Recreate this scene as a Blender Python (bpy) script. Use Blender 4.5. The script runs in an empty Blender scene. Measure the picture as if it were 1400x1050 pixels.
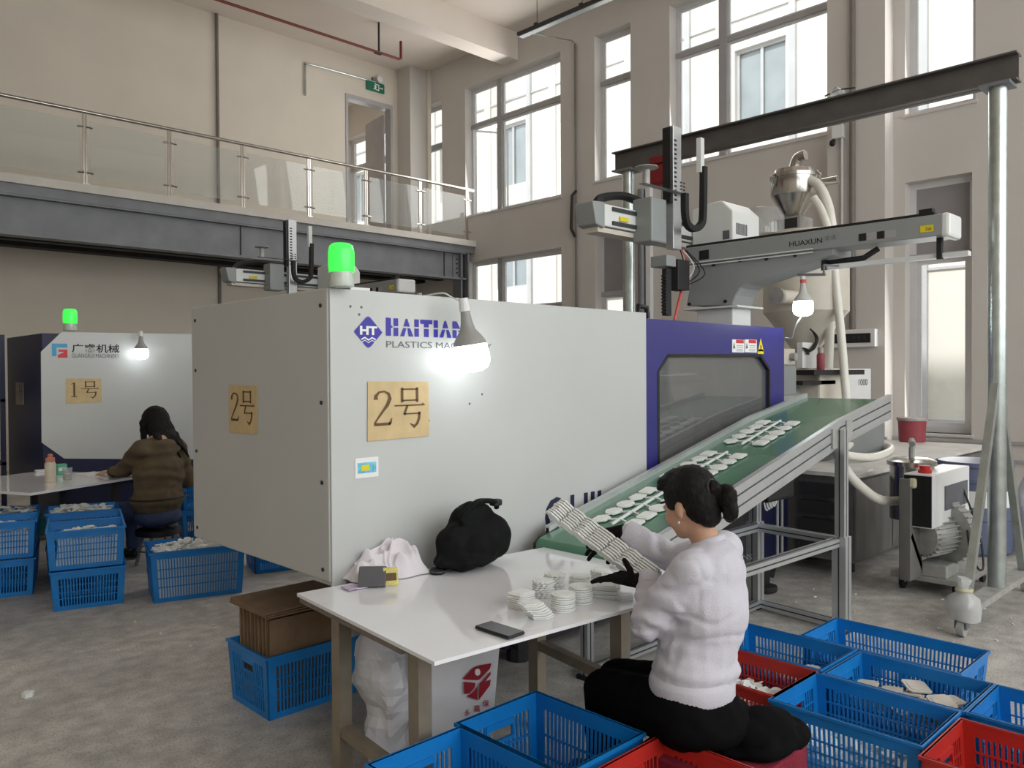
import bpy, bmesh, math, random
from mathutils import Vector, Matrix, noise
random.seed(7)
SC = bpy.context.scene
COL = SC.collection
# ------------------------------------------------------------------ camera
YAW, PITCH, ROLL, FPX, CAMH = math.radians(45.79), math.radians(-.82), math.radians(-.347), 1103.5, 1.6
_f = Vector((math.cos(YAW)*math.cos(PITCH), math.sin(YAW)*math.cos(PITCH), math.sin(PITCH)))
_r0 = Vector((math.sin(YAW), -math.cos(YAW), 0)); _u0 = _r0.cross(_f)
_r = math.cos(ROLL)*_r0 + math.sin(ROLL)*_u0
_u = -math.sin(ROLL)*_r0 + math.cos(ROLL)*_u0
CAM = Vector((0, 0, CAMH))
cd = bpy.data.cameras.new('camera'); cam = bpy.data.objects.new('camera', cd); COL.objects.link(cam)
cd.sensor_width = 36; cd.lens = FPX/1400*36; cd.clip_start = .05; cd.clip_end = 200
cam.matrix_world = Matrix(((_r.x, _u.x, -_f.x, 0), (_r.y, _u.y, -_f.y, 0), (_r.z, _u.z, -_f.z, CAMH), (0, 0, 0, 1)))
SC.camera = cam
def ray(x, y): return _f + (x-700)/FPX*_r - (y-525)/FPX*_u
def PZ(x, y, z): d = ray(x, y); return CAM + d*((z-CAMH)/d.z)      # pixel -> point on a level plane
def PX(x, y, X): d = ray(x, y); return CAM + d*(X/d.x)             # pixel -> point on a wall X = const
def PD(x, y, t): return CAM + ray(x, y)*t                           # pixel -> point at a depth
def PY(x, y, Y): d = ray(x, y); return CAM + d*(Y/d.y)             # pixel -> point on a wall Y = const
# ------------------------------------------------------------------ view, sky, sun, daylight
SC.view_settings.view_transform = 'Standard'
try: SC.view_settings.look = 'None'
except Exception: pass
SC.view_settings.gamma = 1; SC.view_settings.use_curve_mapping = False
SC.view_settings.exposure = 0.1
W = bpy.data.worlds.new('sky'); SC.world = W; W.use_nodes = True
W.node_tree.nodes['Background'].inputs[0].default_value = (.93, .97, 1, 1)
W.node_tree.nodes['Background'].inputs[1].default_value = 1.5
def sun(d, e, ang):
    l = bpy.data.lights.new('sun', 'SUN'); l.energy = e; l.angle = math.radians(ang); l.color = (1, .98, .95)
    o = bpy.data.objects.new('sun', l); COL.objects.link(o)
    o.rotation_euler = Vector(d).to_track_quat('-Z', 'Y').to_euler(); o.location = (-5, 0, 30)
sun((.72, -.06, -.69), 3.2, 3)
def area(name, loc, d, sx, sy, e, col=(1, .97, .94)):
    l = bpy.data.lights.new(name, 'AREA'); l.shape = 'RECTANGLE'; l.size = sx; l.size_y = sy; l.energy = e; l.color = col
    o = bpy.data.objects.new(name, l); COL.objects.link(o); o.location = loc
    o.rotation_euler = Vector(d).to_track_quat('-Z', 'Y').to_euler()
# daylight at the glass of the tall windows in the rear wall (behind the camera)
for k in range(4):
    area('rear_window_daylight', (-1.2+3.6*k, -5.9, 4.6), (0, 1, -.12), 2.8, 5.6, 150, (.98, 1, 1))
# daylight at the glass of the windows in the far wall
for (ya, yb, za, zb) in ((10.9, 13.8, 5.1, 8.0), (9.2, 9.9, 5.2, 8.0), (5.4, 8.3, 5.2, 8.0), (3.45, 4.3, 5.2, 8.0), (3.5, 4.3, .8, 3.0), (16.4, 18.7, 5.4, 7.87)):
    area('far_window_daylight', (11.98, (ya+yb)/2, (za+zb)/2), (-1, 0, -.15), yb-ya-.1, zb-za-.1, 10*(yb-ya)*(zb-za), (1, .99, .97))
# ------------------------------------------------------------------ helpers
def lin(c):
    c = c/255
    return c/12.92 if c <= .04045 else ((c+.055)/1.055)**2.4
def rgb(r, g, b): return (lin(r), lin(g), lin(b), 1)
M = {}
def mat(name, col, rough=.5, metal=0, var=0, scale=8, bump=0, bscale=60, emit=0, spec=.5, coat=0, trans=0, detail=4, stretch=None):
    m = bpy.data.materials.new(name); m.use_nodes = True; nt = m.node_tree; b = nt.nodes['Principled BSDF']
    b.inputs['Base Color'].default_value = col; b.inputs['Roughness'].default_value = rough; b.inputs['Metallic'].default_value = metal
    b.inputs['Specular IOR Level'].default_value = spec; b.inputs['Coat Weight'].default_value = coat
    if emit: b.inputs['Emission Color'].default_value = col; b.inputs['Emission Strength'].default_value = emit
    if trans: b.inputs['Transmission Weight'].default_value = trans
    tc = nt.nodes.new('ShaderNodeTexCoord'); src = tc.outputs['Object']
    if stretch:
        mp = nt.nodes.new('ShaderNodeMapping'); mp.inputs['Scale'].default_value = stretch
        nt.links.new(src, mp.inputs[0]); src = mp.outputs[0]
    if var:
        n = nt.nodes.new('ShaderNodeTexNoise'); n.inputs['Scale'].default_value = scale; n.inputs['Detail'].default_value = detail
        nt.links.new(src, n.inputs['Vector'])
        r = nt.nodes.new('ShaderNodeValToRGB')
        r.color_ramp.elements[0].position = .3; r.color_ramp.elements[1].position = .7
        r.color_ramp.elements[0].color = tuple(c*(1-var) for c in col[:3])+(1,)
        r.color_ramp.elements[1].color = tuple(min(1, c*(1+var)) for c in col[:3])+(1,)
        nt.links.new(n.outputs['Fac'], r.inputs[0]); nt.links.new(r.outputs[0], b.inputs['Base Color'])
        if emit: nt.links.new(r.outputs[0], b.inputs['Emission Color'])
    if bump:
        n = nt.nodes.new('ShaderNodeTexNoise'); n.inputs['Scale'].default_value = bscale; n.inputs['Detail'].default_value = 5
        nt.links.new(src, n.inputs['Vector'])
        bp = nt.nodes.new('ShaderNodeBump'); bp.inputs['Strength'].default_value = bump; bp.inputs['Distance'].default_value = .01
        nt.links.new(n.outputs['Fac'], bp.inputs['Height']); nt.links.new(bp.outputs[0], b.inputs['Normal'])
    M[name] = m
    return m
def glassmat(name, tint, gloss=.08, rough=.02, haze=0.0):
    m = bpy.data.materials.new(name); m.use_nodes = True; nt = m.node_tree; nt.nodes.clear()
    o = nt.nodes.new('ShaderNodeOutputMaterial'); t = nt.nodes.new('ShaderNodeBsdfTransparent'); t.inputs[0].default_value = tint
    g = nt.nodes.new('ShaderNodeBsdfGlossy'); g.inputs['Roughness'].default_value = rough
    d = nt.nodes.new('ShaderNodeBsdfDiffuse'); d.inputs[0].default_value = (.8, .8, .8, 1)
    fr = nt.nodes.new('ShaderNodeLayerWeight'); fr.inputs[0].default_value = .25
    ad = nt.nodes.new('ShaderNodeMath'); ad.operation = 'MULTIPLY_ADD'; ad.inputs[1].default_value = .35; ad.inputs[2].default_value = gloss
    nt.links.new(fr.outputs['Fresnel'], ad.inputs[0])
    m1 = nt.nodes.new('ShaderNodeMixShader'); nt.links.new(ad.outputs[0], m1.inputs[0]); nt.links.new(t.outputs[0], m1.inputs[1]); nt.links.new(g.outputs[0], m1.inputs[2])
    m2 = nt.nodes.new('ShaderNodeMixShader'); m2.inputs[0].default_value = haze; nt.links.new(m1.outputs[0], m2.inputs[1]); nt.links.new(d.outputs[0], m2.inputs[2])
    nt.links.new(m2.outputs[0], o.inputs[0]); M[name] = m
    return m
mat('plaster', rgb(214, 205, 192), .9, var=.035, scale=1.2, bump=.08, bscale=40)
mat('plaster_far', rgb(206, 201, 196), .9, var=.03, scale=1.0, bump=.08, bscale=40)
mat('ceiling', rgb(222, 212, 202), .9, var=.03, scale=1)
mat('fascia', rgb(205, 200, 192), .8, var=.06, scale=3)
mat('gantry_steel', rgb(96, 92, 90), .55, .3, var=.15, scale=5)
mat('steel_grey', rgb(124, 126, 130), .55, .2, var=.12, scale=3)
mat('steel_dark', rgb(48, 48, 50), .6, .2, var=.15, scale=4)
mat('stainless', rgb(190, 186, 180), .22, 1, var=.08, scale=6)
mat('chrome', rgb(205, 203, 200), .15, 1)
mat('galv', rgb(186, 194, 192), .32, .9, var=.12, scale=14)
mat('alu', rgb(206, 208, 210), .38, .75, var=.05, scale=10)
mat('alu_dark', rgb(70, 72, 74), .5, .5)
mat('pvc_white', rgb(226, 226, 226), .4, var=.03, scale=5)
mat('frame_white', rgb(214, 213, 214), .45, var=.04, scale=4)
mat('frame_grey', rgb(168, 166, 168), .5, var=.05, scale=4)
mat('blind_grey', rgb(150, 146, 148), .8, var=.04, scale=3)
mat('pipe_red', rgb(112, 44, 38), .55, var=.1, scale=10)
mat('pipe_grey', rgb(120, 114, 108), .55, var=.05)
mat('pipe_black', rgb(40, 32, 32), .5)
mat('black', rgb(22, 22, 24), .5, var=.2, scale=20)
mat('rubber', rgb(30, 30, 31), .75, var=.15, scale=20)
mat('mach_white', rgb(192, 194, 192), .42, var=.025, scale=2, coat=.1)
mat('mach_blue', rgb(44, 42, 118), .4, var=.08, scale=3, coat=.15)
mat('mach_navy', rgb(24, 28, 62), .5, var=.1, scale=3)
mat('mach_grey', rgb(132, 136, 136), .45, var=.04, scale=4)
mat('robot_grey', rgb(150, 154, 154), .4, var=.04, scale=4)
mat('robot_white', rgb(226, 228, 226), .4, var=.03, scale=4)
mat('logo_blue', rgb(52, 44, 158), .5, var=.05)
mat('ink_grey', rgb(96, 98, 104), .6, var=.05)
mat('ink_black', rgb(26, 24, 24), .6, var=.05)
mat('ink_brown', rgb(96, 74, 46), .7, var=.12, scale=30)
mat('ink_red', rgb(150, 24, 46), .6, var=.05)
mat('logo_cyan', rgb(70, 160, 205), .5, var=.05)
mat('logo_red', rgb(214, 52, 66), .5, var=.05)
mat('kraft', rgb(202, 178, 134), .75, var=.08, scale=14)
mat('card', rgb(132, 108, 84), .85, var=.14, scale=10)
mat('white_print', rgb(232, 232, 230), .6, var=.03)
mat('yellow', rgb(226, 208, 40), .5, var=.05)
mat('red_sign', rgb(200, 40, 36), .5, var=.05)
mat('exit_green', rgb(28, 110, 82), .5, var=.05)
mat('crate_blue', rgb(14, 122, 200), .42, var=.12, scale=5, bump=.05, bscale=90)
mat('crate_red', rgb(188, 44, 36), .42, var=.12, scale=5, bump=.05, bscale=90)
mat('crate_teal', rgb(40, 120, 118), .5, var=.1)
mat('plastic_white', rgb(232, 234, 232), .4, var=.03, scale=12)
mat('marble', rgb(236, 236, 240), .1, var=.05, scale=2.2, coat=.3, detail=8)
mat('marble_edge', rgb(120, 112, 104), .7, var=.15, scale=40)
mat('tube_beige', rgb(150, 140, 124), .5, .4, var=.12, scale=12)
mat('belt_green', rgb(66, 116, 88), .24, var=.07, scale=3, coat=.25)
mat('skin', rgb(196, 152, 126), .55, var=.05, scale=14)
mat('hair', rgb(13, 10, 10), .6, spec=.25, var=.4, scale=40, bump=.5, bscale=220, stretch=(1, 1, .25))
mat('sweater', rgb(204, 202, 212), .9, var=.03, scale=9, bump=.35, bscale=260)
mat('pants', rgb(10, 10, 12), .9, spec=.1, var=.2, scale=14)
mat('glove', rgb(20, 17, 17), .9, spec=.15, var=.2, scale=50, bump=.4, bscale=300)
mat('jacket', rgb(92, 78, 58), .85, var=.16, scale=12, bump=.3, bscale=120)
mat('jeans', rgb(52, 66, 96), .85, var=.18, scale=20)
mat('maroon', rgb(122, 20, 44), .85, var=.12, scale=12, bump=.3, bscale=90)
mat('cloth_white', rgb(222, 216, 222), .9, var=.05, scale=10, bump=.25, bscale=120)
mat('bag_black', rgb(12, 13, 15), .8, spec=.2, var=.25, scale=18, bump=.2, bscale=120)
mat('bag_white', rgb(226, 226, 232), .4, var=.04, scale=8, bump=.3, bscale=14)
mat('hose_cream', rgb(230, 227, 217), .4, var=.04, scale=12)
mat('hopper_cream', rgb(208, 201, 188), .5, var=.05, scale=5)
mat('dusty_steel', rgb(120, 118, 114), .5, .35, var=.25, scale=5, stretch=(1, 1, .3))
mat('cast_grey', rgb(168, 168, 164), .6, .3, var=.15, scale=14)
mat('drum_blue', rgb(98, 106, 134), .4, var=.08, scale=4)
mat('facade', rgb(234, 229, 220), .85, var=.04, scale=.6)
mat('facade_dark', rgb(196, 196, 198), .4, var=.08, scale=1)
mat('facade_glass', rgb(160, 168, 172), .1, var=.15, scale=1)
mat('ground_out', rgb(170, 166, 160), .9, var=.08, scale=1)
mat('bulb_glow', (.93, .98, 1, 1), .5, emit=6)
mat('bulb_glow_bright', (.9, .96, 1, 1), .5, emit=16)
mat('dusty_white', rgb(206, 203, 198), .85, var=.12, scale=6)
mat('bulb_body', rgb(196, 198, 196), .45, var=.03)
mat('bulb_body_grey', rgb(150, 150, 146), .45, var=.03)
mat('beacon_green', (.05, 1, .09, 1), .3, emit=.75)
mat('beacon_clear', rgb(196, 204, 194), .2, var=.1, scale=30)
mat('paper', rgb(222, 222, 224), .7, var=.05)
mat('mint', rgb(90, 180, 150), .5, var=.1)
mat('bottle_cap', rgb(198, 132, 112), .5, var=.05)
mat('bottle_body', rgb(206, 196, 176), .3, var=.08)
mat('phone_grey', rgb(86, 88, 92), .22, .3)
mat('yellow_pack', rgb(206, 194, 112), .5, var=.2, scale=40)
mat('wallet', rgb(88, 88, 92), .6, var=.05)
mat('violet_cloth', rgb(196, 180, 206), .9, var=.08, scale=12)
mat('sticker_blue', rgb(110, 190, 214), .5, var=.3, scale=60)
mat('bucket_red', rgb(152, 66, 74), .6, var=.1)
mat('plaque_grey', rgb(196, 190, 180), .55, var=.08, scale=12)
mat('cable_white', rgb(222, 222, 218), .5)
mat('hoist_red', rgb(128, 24, 30), .45, var=.1)
mat('salmon', rgb(214, 92, 84), .5, var=.1)
mat('tape', rgb(206, 200, 170), .5, var=.1)
glassmat('pane', (.97, .985, .98, 1), .05)
glassmat('rail_glass', (.93, .95, .94, 1), .03, haze=.1)
glassmat('door_glass', (.6, .61, .6, 1), .12, haze=.1)
glassmat('film_haze', (.9, .92, .92, 1), .08, rough=.2, haze=.5)
glassmat('clear_plastic', (.9, .92, .92, 1), .06, haze=.2)
# concrete floor: speckles, stains and scuffs
def floor_mat():
    m = bpy.data.materials.new('concrete'); m.use_nodes = True; nt = m.node_tree; b = nt.nodes['Principled BSDF']
    tc = nt.nodes.new('ShaderNodeTexCoord')
    def nz(s, d): 
        n = nt.nodes.new('ShaderNodeTexNoise'); n.inputs['Scale'].default_value = s; n.inputs['Detail'].default_value = d
        nt.links.new(tc.outputs['Object'], n.inputs['Vector']); return n
    def ramp(src, p0, c0, p1, c1):
        r = nt.nodes.new('ShaderNodeValToRGB'); e = r.color_ramp.elements
        e[0].position = p0; e[0].color = c0; e[1].position = p1; e[1].color = c1
        nt.links.new(src, r.inputs[0]); return r.outputs[0]
    def mix(a, c, f, t='MULTIPLY'):
        x = nt.nodes.new('ShaderNodeMixRGB'); x.blend_type = t; x.inputs[0].default_value = f
        nt.links.new(a, x.inputs[1]); nt.links.new(c, x.inputs[2]); return x.outputs[0]
    base = ramp(nz(1.1, 6).outputs['Fac'], .32, rgb(170, 166, 160), .68, rgb(205, 201, 195))
    mid = ramp(nz(9, 5).outputs['Fac'], .35, (.78, .78, .78, 1), .65, (1.12, 1.12, 1.12, 1))
    sp = ramp(nz(95, 2).outputs['Fac'], .36, (.55, .54, .53, 1), .46, (1, 1, 1, 1))
    wh = ramp(nz(140, 2).outputs['Fac'], .66, (0, 0, 0, 1), .72, (.35, .35, .34, 1))
    c = mix(mix(base, mid, 1), sp, .8); c = mix(c, wh, 1, 'ADD')
    nt.links.new(c, b.inputs['Base Color']); 
    rr = ramp(nz(2.5, 4).outputs['Fac'], .3, (.38, .38, .38, 1), .7, (.7, .7, .7, 1)); nt.links.new(rr, b.inputs['Roughness'])
    bp = nt.nodes.new('ShaderNodeBump'); bp.inputs['Strength'].default_value = .25; bp.inputs['Distance'].default_value = .004
    nt.links.new(nz(70, 4).outputs['Fac'], bp.inputs['Height']); nt.links.new(bp.outputs[0], b.inputs['Normal'])
    M['concrete'] = m
floor_mat()

class MB:
    """collects shapes, then links them as ONE mesh object; off = world position of the thing's root"""
    def __init__(s, off=(0, 0, 0)): s.v = []; s.f = []; s.off = Vector(off); s.T = None
    def add(s, vs, fs):
        n = len(s.v)
        s.v += [(s.T @ Vector(p)) if s.T else Vector(p) for p in vs]
        s.f += [[n+i for i in f] for f in fs]; return s
    def box(s, a, b):
        x0, y0, z0 = a; x1, y1, z1 = b
        return s.add([(x0, y0, z0), (x1, y0, z0), (x1, y1, z0), (x0, y1, z0), (x0, y0, z1), (x1, y0, z1), (x1, y1, z1), (x0, y1, z1)],
                     [(0, 3, 2, 1), (4, 5, 6, 7), (0, 1, 5, 4), (1, 2, 6, 5), (2, 3, 7, 6), (3, 0, 4, 7)])
    def bar(s, p, q, w, h, up=(0, 0, 1)):
        p = Vector(p); q = Vector(q); d = (q-p).normalized(); up = Vector(up)
        if abs(d.dot(up)) > .99: up = Vector((1, 0, 0))
        a = d.cross(up).normalized(); b = a.cross(d)
        c = [(-1, -1), (1, -1), (1, 1), (-1, 1)]
        vs = [o + a*(i*w/2) + b*(j*h/2) for o in (p, q) for i, j in c]
        return s.add(vs, [(3, 2, 1, 0), (4, 5, 6, 7), (0, 1, 5, 4), (1, 2, 6, 5), (2, 3, 7, 6), (3, 0, 4, 7)])
    def cyl(s, p, q, r, n=12, r2=None, cap=True):
        p = Vector(p); q = Vector(q); d = (q-p).normalized(); r2 = r if r2 is None else r2
        a = d.orthogonal().normalized(); b = d.cross(a)
        vs = [o + (a*math.cos(t)+b*math.sin(t))*R for o, R in ((p, r), (q, r2)) for t in [2*math.pi*k/n for k in range(n)]]
        fs = [(k, (k+1) % n, n+(k+1) % n, n+k) for k in range(n)]
        if cap: fs += [tuple(range(n-1, -1, -1)), tuple(range(n, 2*n))]
        return s.add(vs, fs)
    def tube(s, pts, r, n=8, cap=True, closed=False):
        pts = [Vector(p) for p in pts]; m = len(pts); vs = []; a = None
        rr = r if isinstance(r, (list, tuple)) else [r]*m
        for i, p in enumerate(pts):
            d = (pts[min(i+1, m-1)]-pts[max(i-1, 0)]).normalized()
            if d.length == 0: d = Vector((0, 0, 1))
            a = d.orthogonal().normalized() if a is None else (a-d*a.dot(d)).normalized()
            b = d.cross(a)
            vs += [p + (a*math.cos(2*math.pi*k/n)+b*math.sin(2*math.pi*k/n))*rr[i] for k in range(n)]
        fs = [(i*n+k, i*n+(k+1) % n, (i+1)*n+(k+1) % n, (i+1)*n+k) for i in range(m-1) for k in range(n)]
        if cap: fs += [tuple(range(n-1, -1, -1)), tuple(range((m-1)*n, m*n))]
        return s.add(vs, fs)
    def lathe(s, prof, base=(0, 0, 0), n=20, axis=(0, 0, 1)):
        ax = Vector(axis).normalized(); a = ax.orthogonal().normalized(); b = ax.cross(a); base = Vector(base)
        vs = []; m = len(prof)
        for r, h in prof: vs += [base + ax*h + (a*math.cos(2*math.pi*k/n)+b*math.sin(2*math.pi*k/n))*max(r, 1e-4) for k in range(n)]
        fs = [(i*n+k, i*n+(k+1) % n, (i+1)*n+(k+1) % n, (i+1)*n+k) for i in range(m-1) for k in range(n)]
        fs += [tuple(range(n-1, -1, -1)), tuple(range((m-1)*n, m*n))]
        return s.add(vs, fs)
    def prism(s, poly, o, ex, ey, t):
        """polygon (u,v) in the frame o,ex,ey pushed by vector t"""
        o = Vector(o); ex = Vector(ex); ey = Vector(ey); t = Vector(t); n = len(poly)
        a = [o+ex*u+ey*v for u, v in poly]
        return s.add(a+[p+t for p in a], [tuple(range(n-1, -1, -1)), tuple(range(n, 2*n))]+[(k, (k+1) % n, n+(k+1) % n, n+k) for k in range(n)])
    def sphere(s, c, r, n=12, m=8):
        c = Vector(c); r = r if isinstance(r, (tuple, list)) else (r, r, r)
        vs = []; 
        for i in range(m+1):
            t = math.pi*i/m
            vs += [c+Vector((r[0]*math.sin(t)*math.cos(2*math.pi*k/n), r[1]*math.sin(t)*math.sin(2*math.pi*k/n), r[2]*math.cos(t))) for k in range(n)]
        return s.add(vs, [(i*n+k, (i+1)*n+k, (i+1)*n+(k+1) % n, i*n+(k+1) % n) for i in range(m) for k in range(n)])
    def mesh(s, name):
        me = bpy.data.meshes.new(name); me.from_pydata([tuple(p-s.off) for p in s.v], [], s.f)
        bm = bmesh.new(); bm.from_mesh(me); bmesh.ops.remove_doubles(bm, verts=bm.verts, dist=1e-6)
        bmesh.ops.recalc_face_normals(bm, faces=bm.faces); bm.to_mesh(me); bm.free()
        return me
    def build(s, name, m, parent=None, smooth=False, bevel=0):
        return mobj(name, s.mesh(name), m, parent, smooth, bevel)
def mobj(name, me, m, parent=None, smooth=False, bevel=0):
    o = bpy.data.objects.new(name, me); COL.objects.link(o)
    if len(me.materials) == 0: me.materials.append(M[m] if isinstance(m, str) else m)
    if parent: o.parent = parent
    if smooth:
        ang = math.radians(38 if smooth is True else smooth)
        bm = bmesh.new(); bm.from_mesh(me)
        for f in bm.faces: f.smooth = True
        for e in bm.edges:
            if len(e.link_faces) == 2 and e.calc_face_angle(0) > ang: e.smooth = False
        bm.to_mesh(me); bm.free()
    if bevel:
        b = o.modifiers.new('bevel', 'BEVEL'); b.width = bevel; b.segments = 2; b.limit_method = 'ANGLE'; b.angle_limit = math.radians(40)
    return o
def tag(o, label, cat, group=None):
    o['label'] = label; o['category'] = cat
    if group: o['group'] = group
    return o
def struct(o): o['kind'] = 'structure'; return o
def stuff(o): o['kind'] = 'stuff'; return o
def root(name, loc, label=None, cat=None, group=None, rz=0):
    o = bpy.data.objects.new(name, None); COL.objects.link(o); o.location = loc; o.rotation_euler = (0, 0, rz); o.empty_display_size = .1
    if label: tag(o, label, cat, group)
    return o
def copy_tree(o, parent=None):
    c = o.copy(); COL.objects.link(c); c.parent = parent
    for ch in list(o.children): copy_tree(ch, c)
    return c
def text_mb(mb, s, o, ex, ey, t, height, width=None, bold=0, space=1.0):
    """flat lettering as geometry in frame o,ex,ey (unit vectors), raised by vector t; fitted to height / width"""
    cu = bpy.data.curves.new('lettering', 'FONT'); cu.body = s; cu.size = 1; cu.offset = bold; cu.space_character = space; cu.resolution_u = 3
    ob = bpy.data.objects.new('lettering', cu); COL.objects.link(ob)
    dg = bpy.context.evaluated_depsgraph_get(); me = bpy.data.meshes.new_from_object(ob.evaluated_get(dg))
    bpy.data.objects.remove(ob); bpy.data.curves.remove(cu)
    xs = [v.co.x for v in me.vertices]; ys = [v.co.y for v in me.vertices]
    if not xs: return mb
    x0, x1, y0, y1 = min(xs), max(xs), min(ys), max(ys)
    ky = height/max(y1-y0, 1e-6); kx = ky if width is None else width/(x1-x0)
    o = Vector(o); ex = Vector(ex); ey = Vector(ey); t = Vector(t)
    mb.add([o+ex*((v.co.x-x0)*kx)+ey*((v.co.y-y0)*ky)+t for v in me.vertices], [tuple(p.vertices) for p in me.polygons])
    bpy.data.meshes.remove(me)
    return mb
def lerp(a, b, t): return Vector(a)*(1-t)+Vector(b)*t
def spline(pts, n=8):
    pts = [Vector(p) for p in pts]; out = []
    for i in range(len(pts)-1):
        p0, p1, p2, p3 = pts[max(i-1, 0)], pts[i], pts[i+1], pts[min(i+2, len(pts)-1)]
        for k in range(n):
            t = k/n
            out.append(.5*((2*p1)+(p2-p0)*t+(2*p0-5*p1+4*p2-p3)*t*t+(3*p1-p0-3*p2+p3)*t**3))
    out.append(pts[-1]); return out
# ================================================================== the hall
XW, YB, ZC = 12.0, 15.6, 8.73           # window wall, back wall, ceiling
X0, Y0 = -4.5, -6.0
def grid_wall(mb, u0, u1, z0, z1, holes, put):
    us = sorted(set([u0, u1]+[h[0] for h in holes]+[h[1] for h in holes])); zs = sorted(set([z0, z1]+[h[2] for h in holes]+[h[3] for h in holes]))
    us = [u for u in us if u0 <= u <= u1]; zs = [z for z in zs if z0 <= z <= z1]
    for a, b in zip(us, us[1:]):
        run = None
        for c, d in zip(zs, zs[1:]):
            inside = any(h[0]-1e-6 <= a and b <= h[1]+1e-6 and h[2]-1e-6 <= c and d <= h[3]+1e-6 for h in holes)
            if inside:
                if run: put(a, b, *run)
                run = None
            else: run = (run[0], d) if run else (c, d)
        if run: put(a, b, *run)
struct(MB().box((X0, Y0, -.2), (XW, YB, 0)).build('floor', 'concrete'))
struct(MB().box((X0-.3, Y0-.3, ZC), (XW+.4, 19.4, ZC+.25)).build('ceiling', 'ceiling'))
# window openings in the far wall: (y0, y1, z0, z1)
WIN = dict(w0=(14.62, 15.5, 5.12, 7.93), w1=(10.9, 13.8, 5.12, 8.0), w2=(9.16, 10.02, 5.25, 8.03), w3=(5.43, 8.3, 5.2, 8.05), w4=(3.43, 4.33, 5.2, 8.05),
           l1=(10.9, 13.8, .75, 4.1), l2=(9.16, 10.02, .75, 4.25), l4=(3.47, 4.33, .72, 4.25), wr=(16.4, 18.7, 5.4, 7.87), n1=(-1.5, 1.5, 5.2, 8.05), n2=(-5, -2.4, 5.2, 8.05))
mb = MB(); grid_wall(mb, Y0-.3, 19.4, 0, ZC, list(WIN.values()), lambda a, b, c, d: mb.box((XW, a, c), (XW+.35, b, d)))
struct(mb.build('wall_far', 'plaster_far'))
DOOR = (10.02, 11.3, 4.55, 7.88)
mb = MB(); grid_wall(mb, X0-.3, XW, 0, ZC, [DOOR], lambda a, b, c, d: mb.box((a, YB, c), (b, YB+.25, d)))
struct(mb.build('wall_back', 'plaster'))
RW = [(-2.6+3.6*k, .2+3.6*k, 1.8, 7.4) for k in range(4)]
mb = MB(); grid_wall(mb, X0-.3, XW, 0, ZC, RW, lambda a, b, c, d: mb.box((a, Y0-.3, c), (b, Y0, d)))
struct(mb.build('wall_rear', 'plaster'))
struct(MB().box((X0-.3, Y0, 0), (X0, YB, ZC)).build('wall_left', 'plaster'))
# small room behind the upper door
struct(MB().box((7, 18.9, 4.3), (XW, 19.1, ZC)).build('wall_upper_room', 'plaster'))
struct(MB().box((6.8, YB+.25, 4.3), (7, 18.9, ZC)).build('wall_upper_room', 'plaster'))
struct(MB().box((7, YB+.25, 4.35), (XW, 18.9, 4.55)).build('floor_upper_room', 'fascia'))
# pilasters
struct(MB().box((11.7, 4.49, 0), (XW, 5.32, ZC)).build('pilaster', 'plaster_far'))
struct(MB().box((11.45, 15.1, 4.55), (XW, YB, ZC)).build('pilaster', 'plaster_far'))
struct(MB().box((11.9, 15.02, 4.55), (XW, 15.1, ZC)).build('pilaster', 'plaster'))
# skirting ledges low on the far wall
mb = MB(); mb.box((11.96, Y0, .62), (XW, 4.49, .66)); mb.box((11.66, 4.45, .62), (11.7, 5.36, .66)); mb.box((11.96, 5.32, .62), (XW, 15, .66))
struct(mb.build('trim_1', 'frame_grey'))
mb = MB(); mb.box((11.97, Y0, .38), (XW, 4.49, .42)); mb.box((11.67, 4.47, .38), (11.7, 5.34, .42))
struct(mb.build('trim_2', 'frame_grey'))
# ceiling beams
for y in (12.1, 7.0, 1.6, -3.2):
    struct(MB().box((X0, y, 8.16), (XW, y+.42, ZC)).build('ceiling_beam', 'ceiling'))
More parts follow.
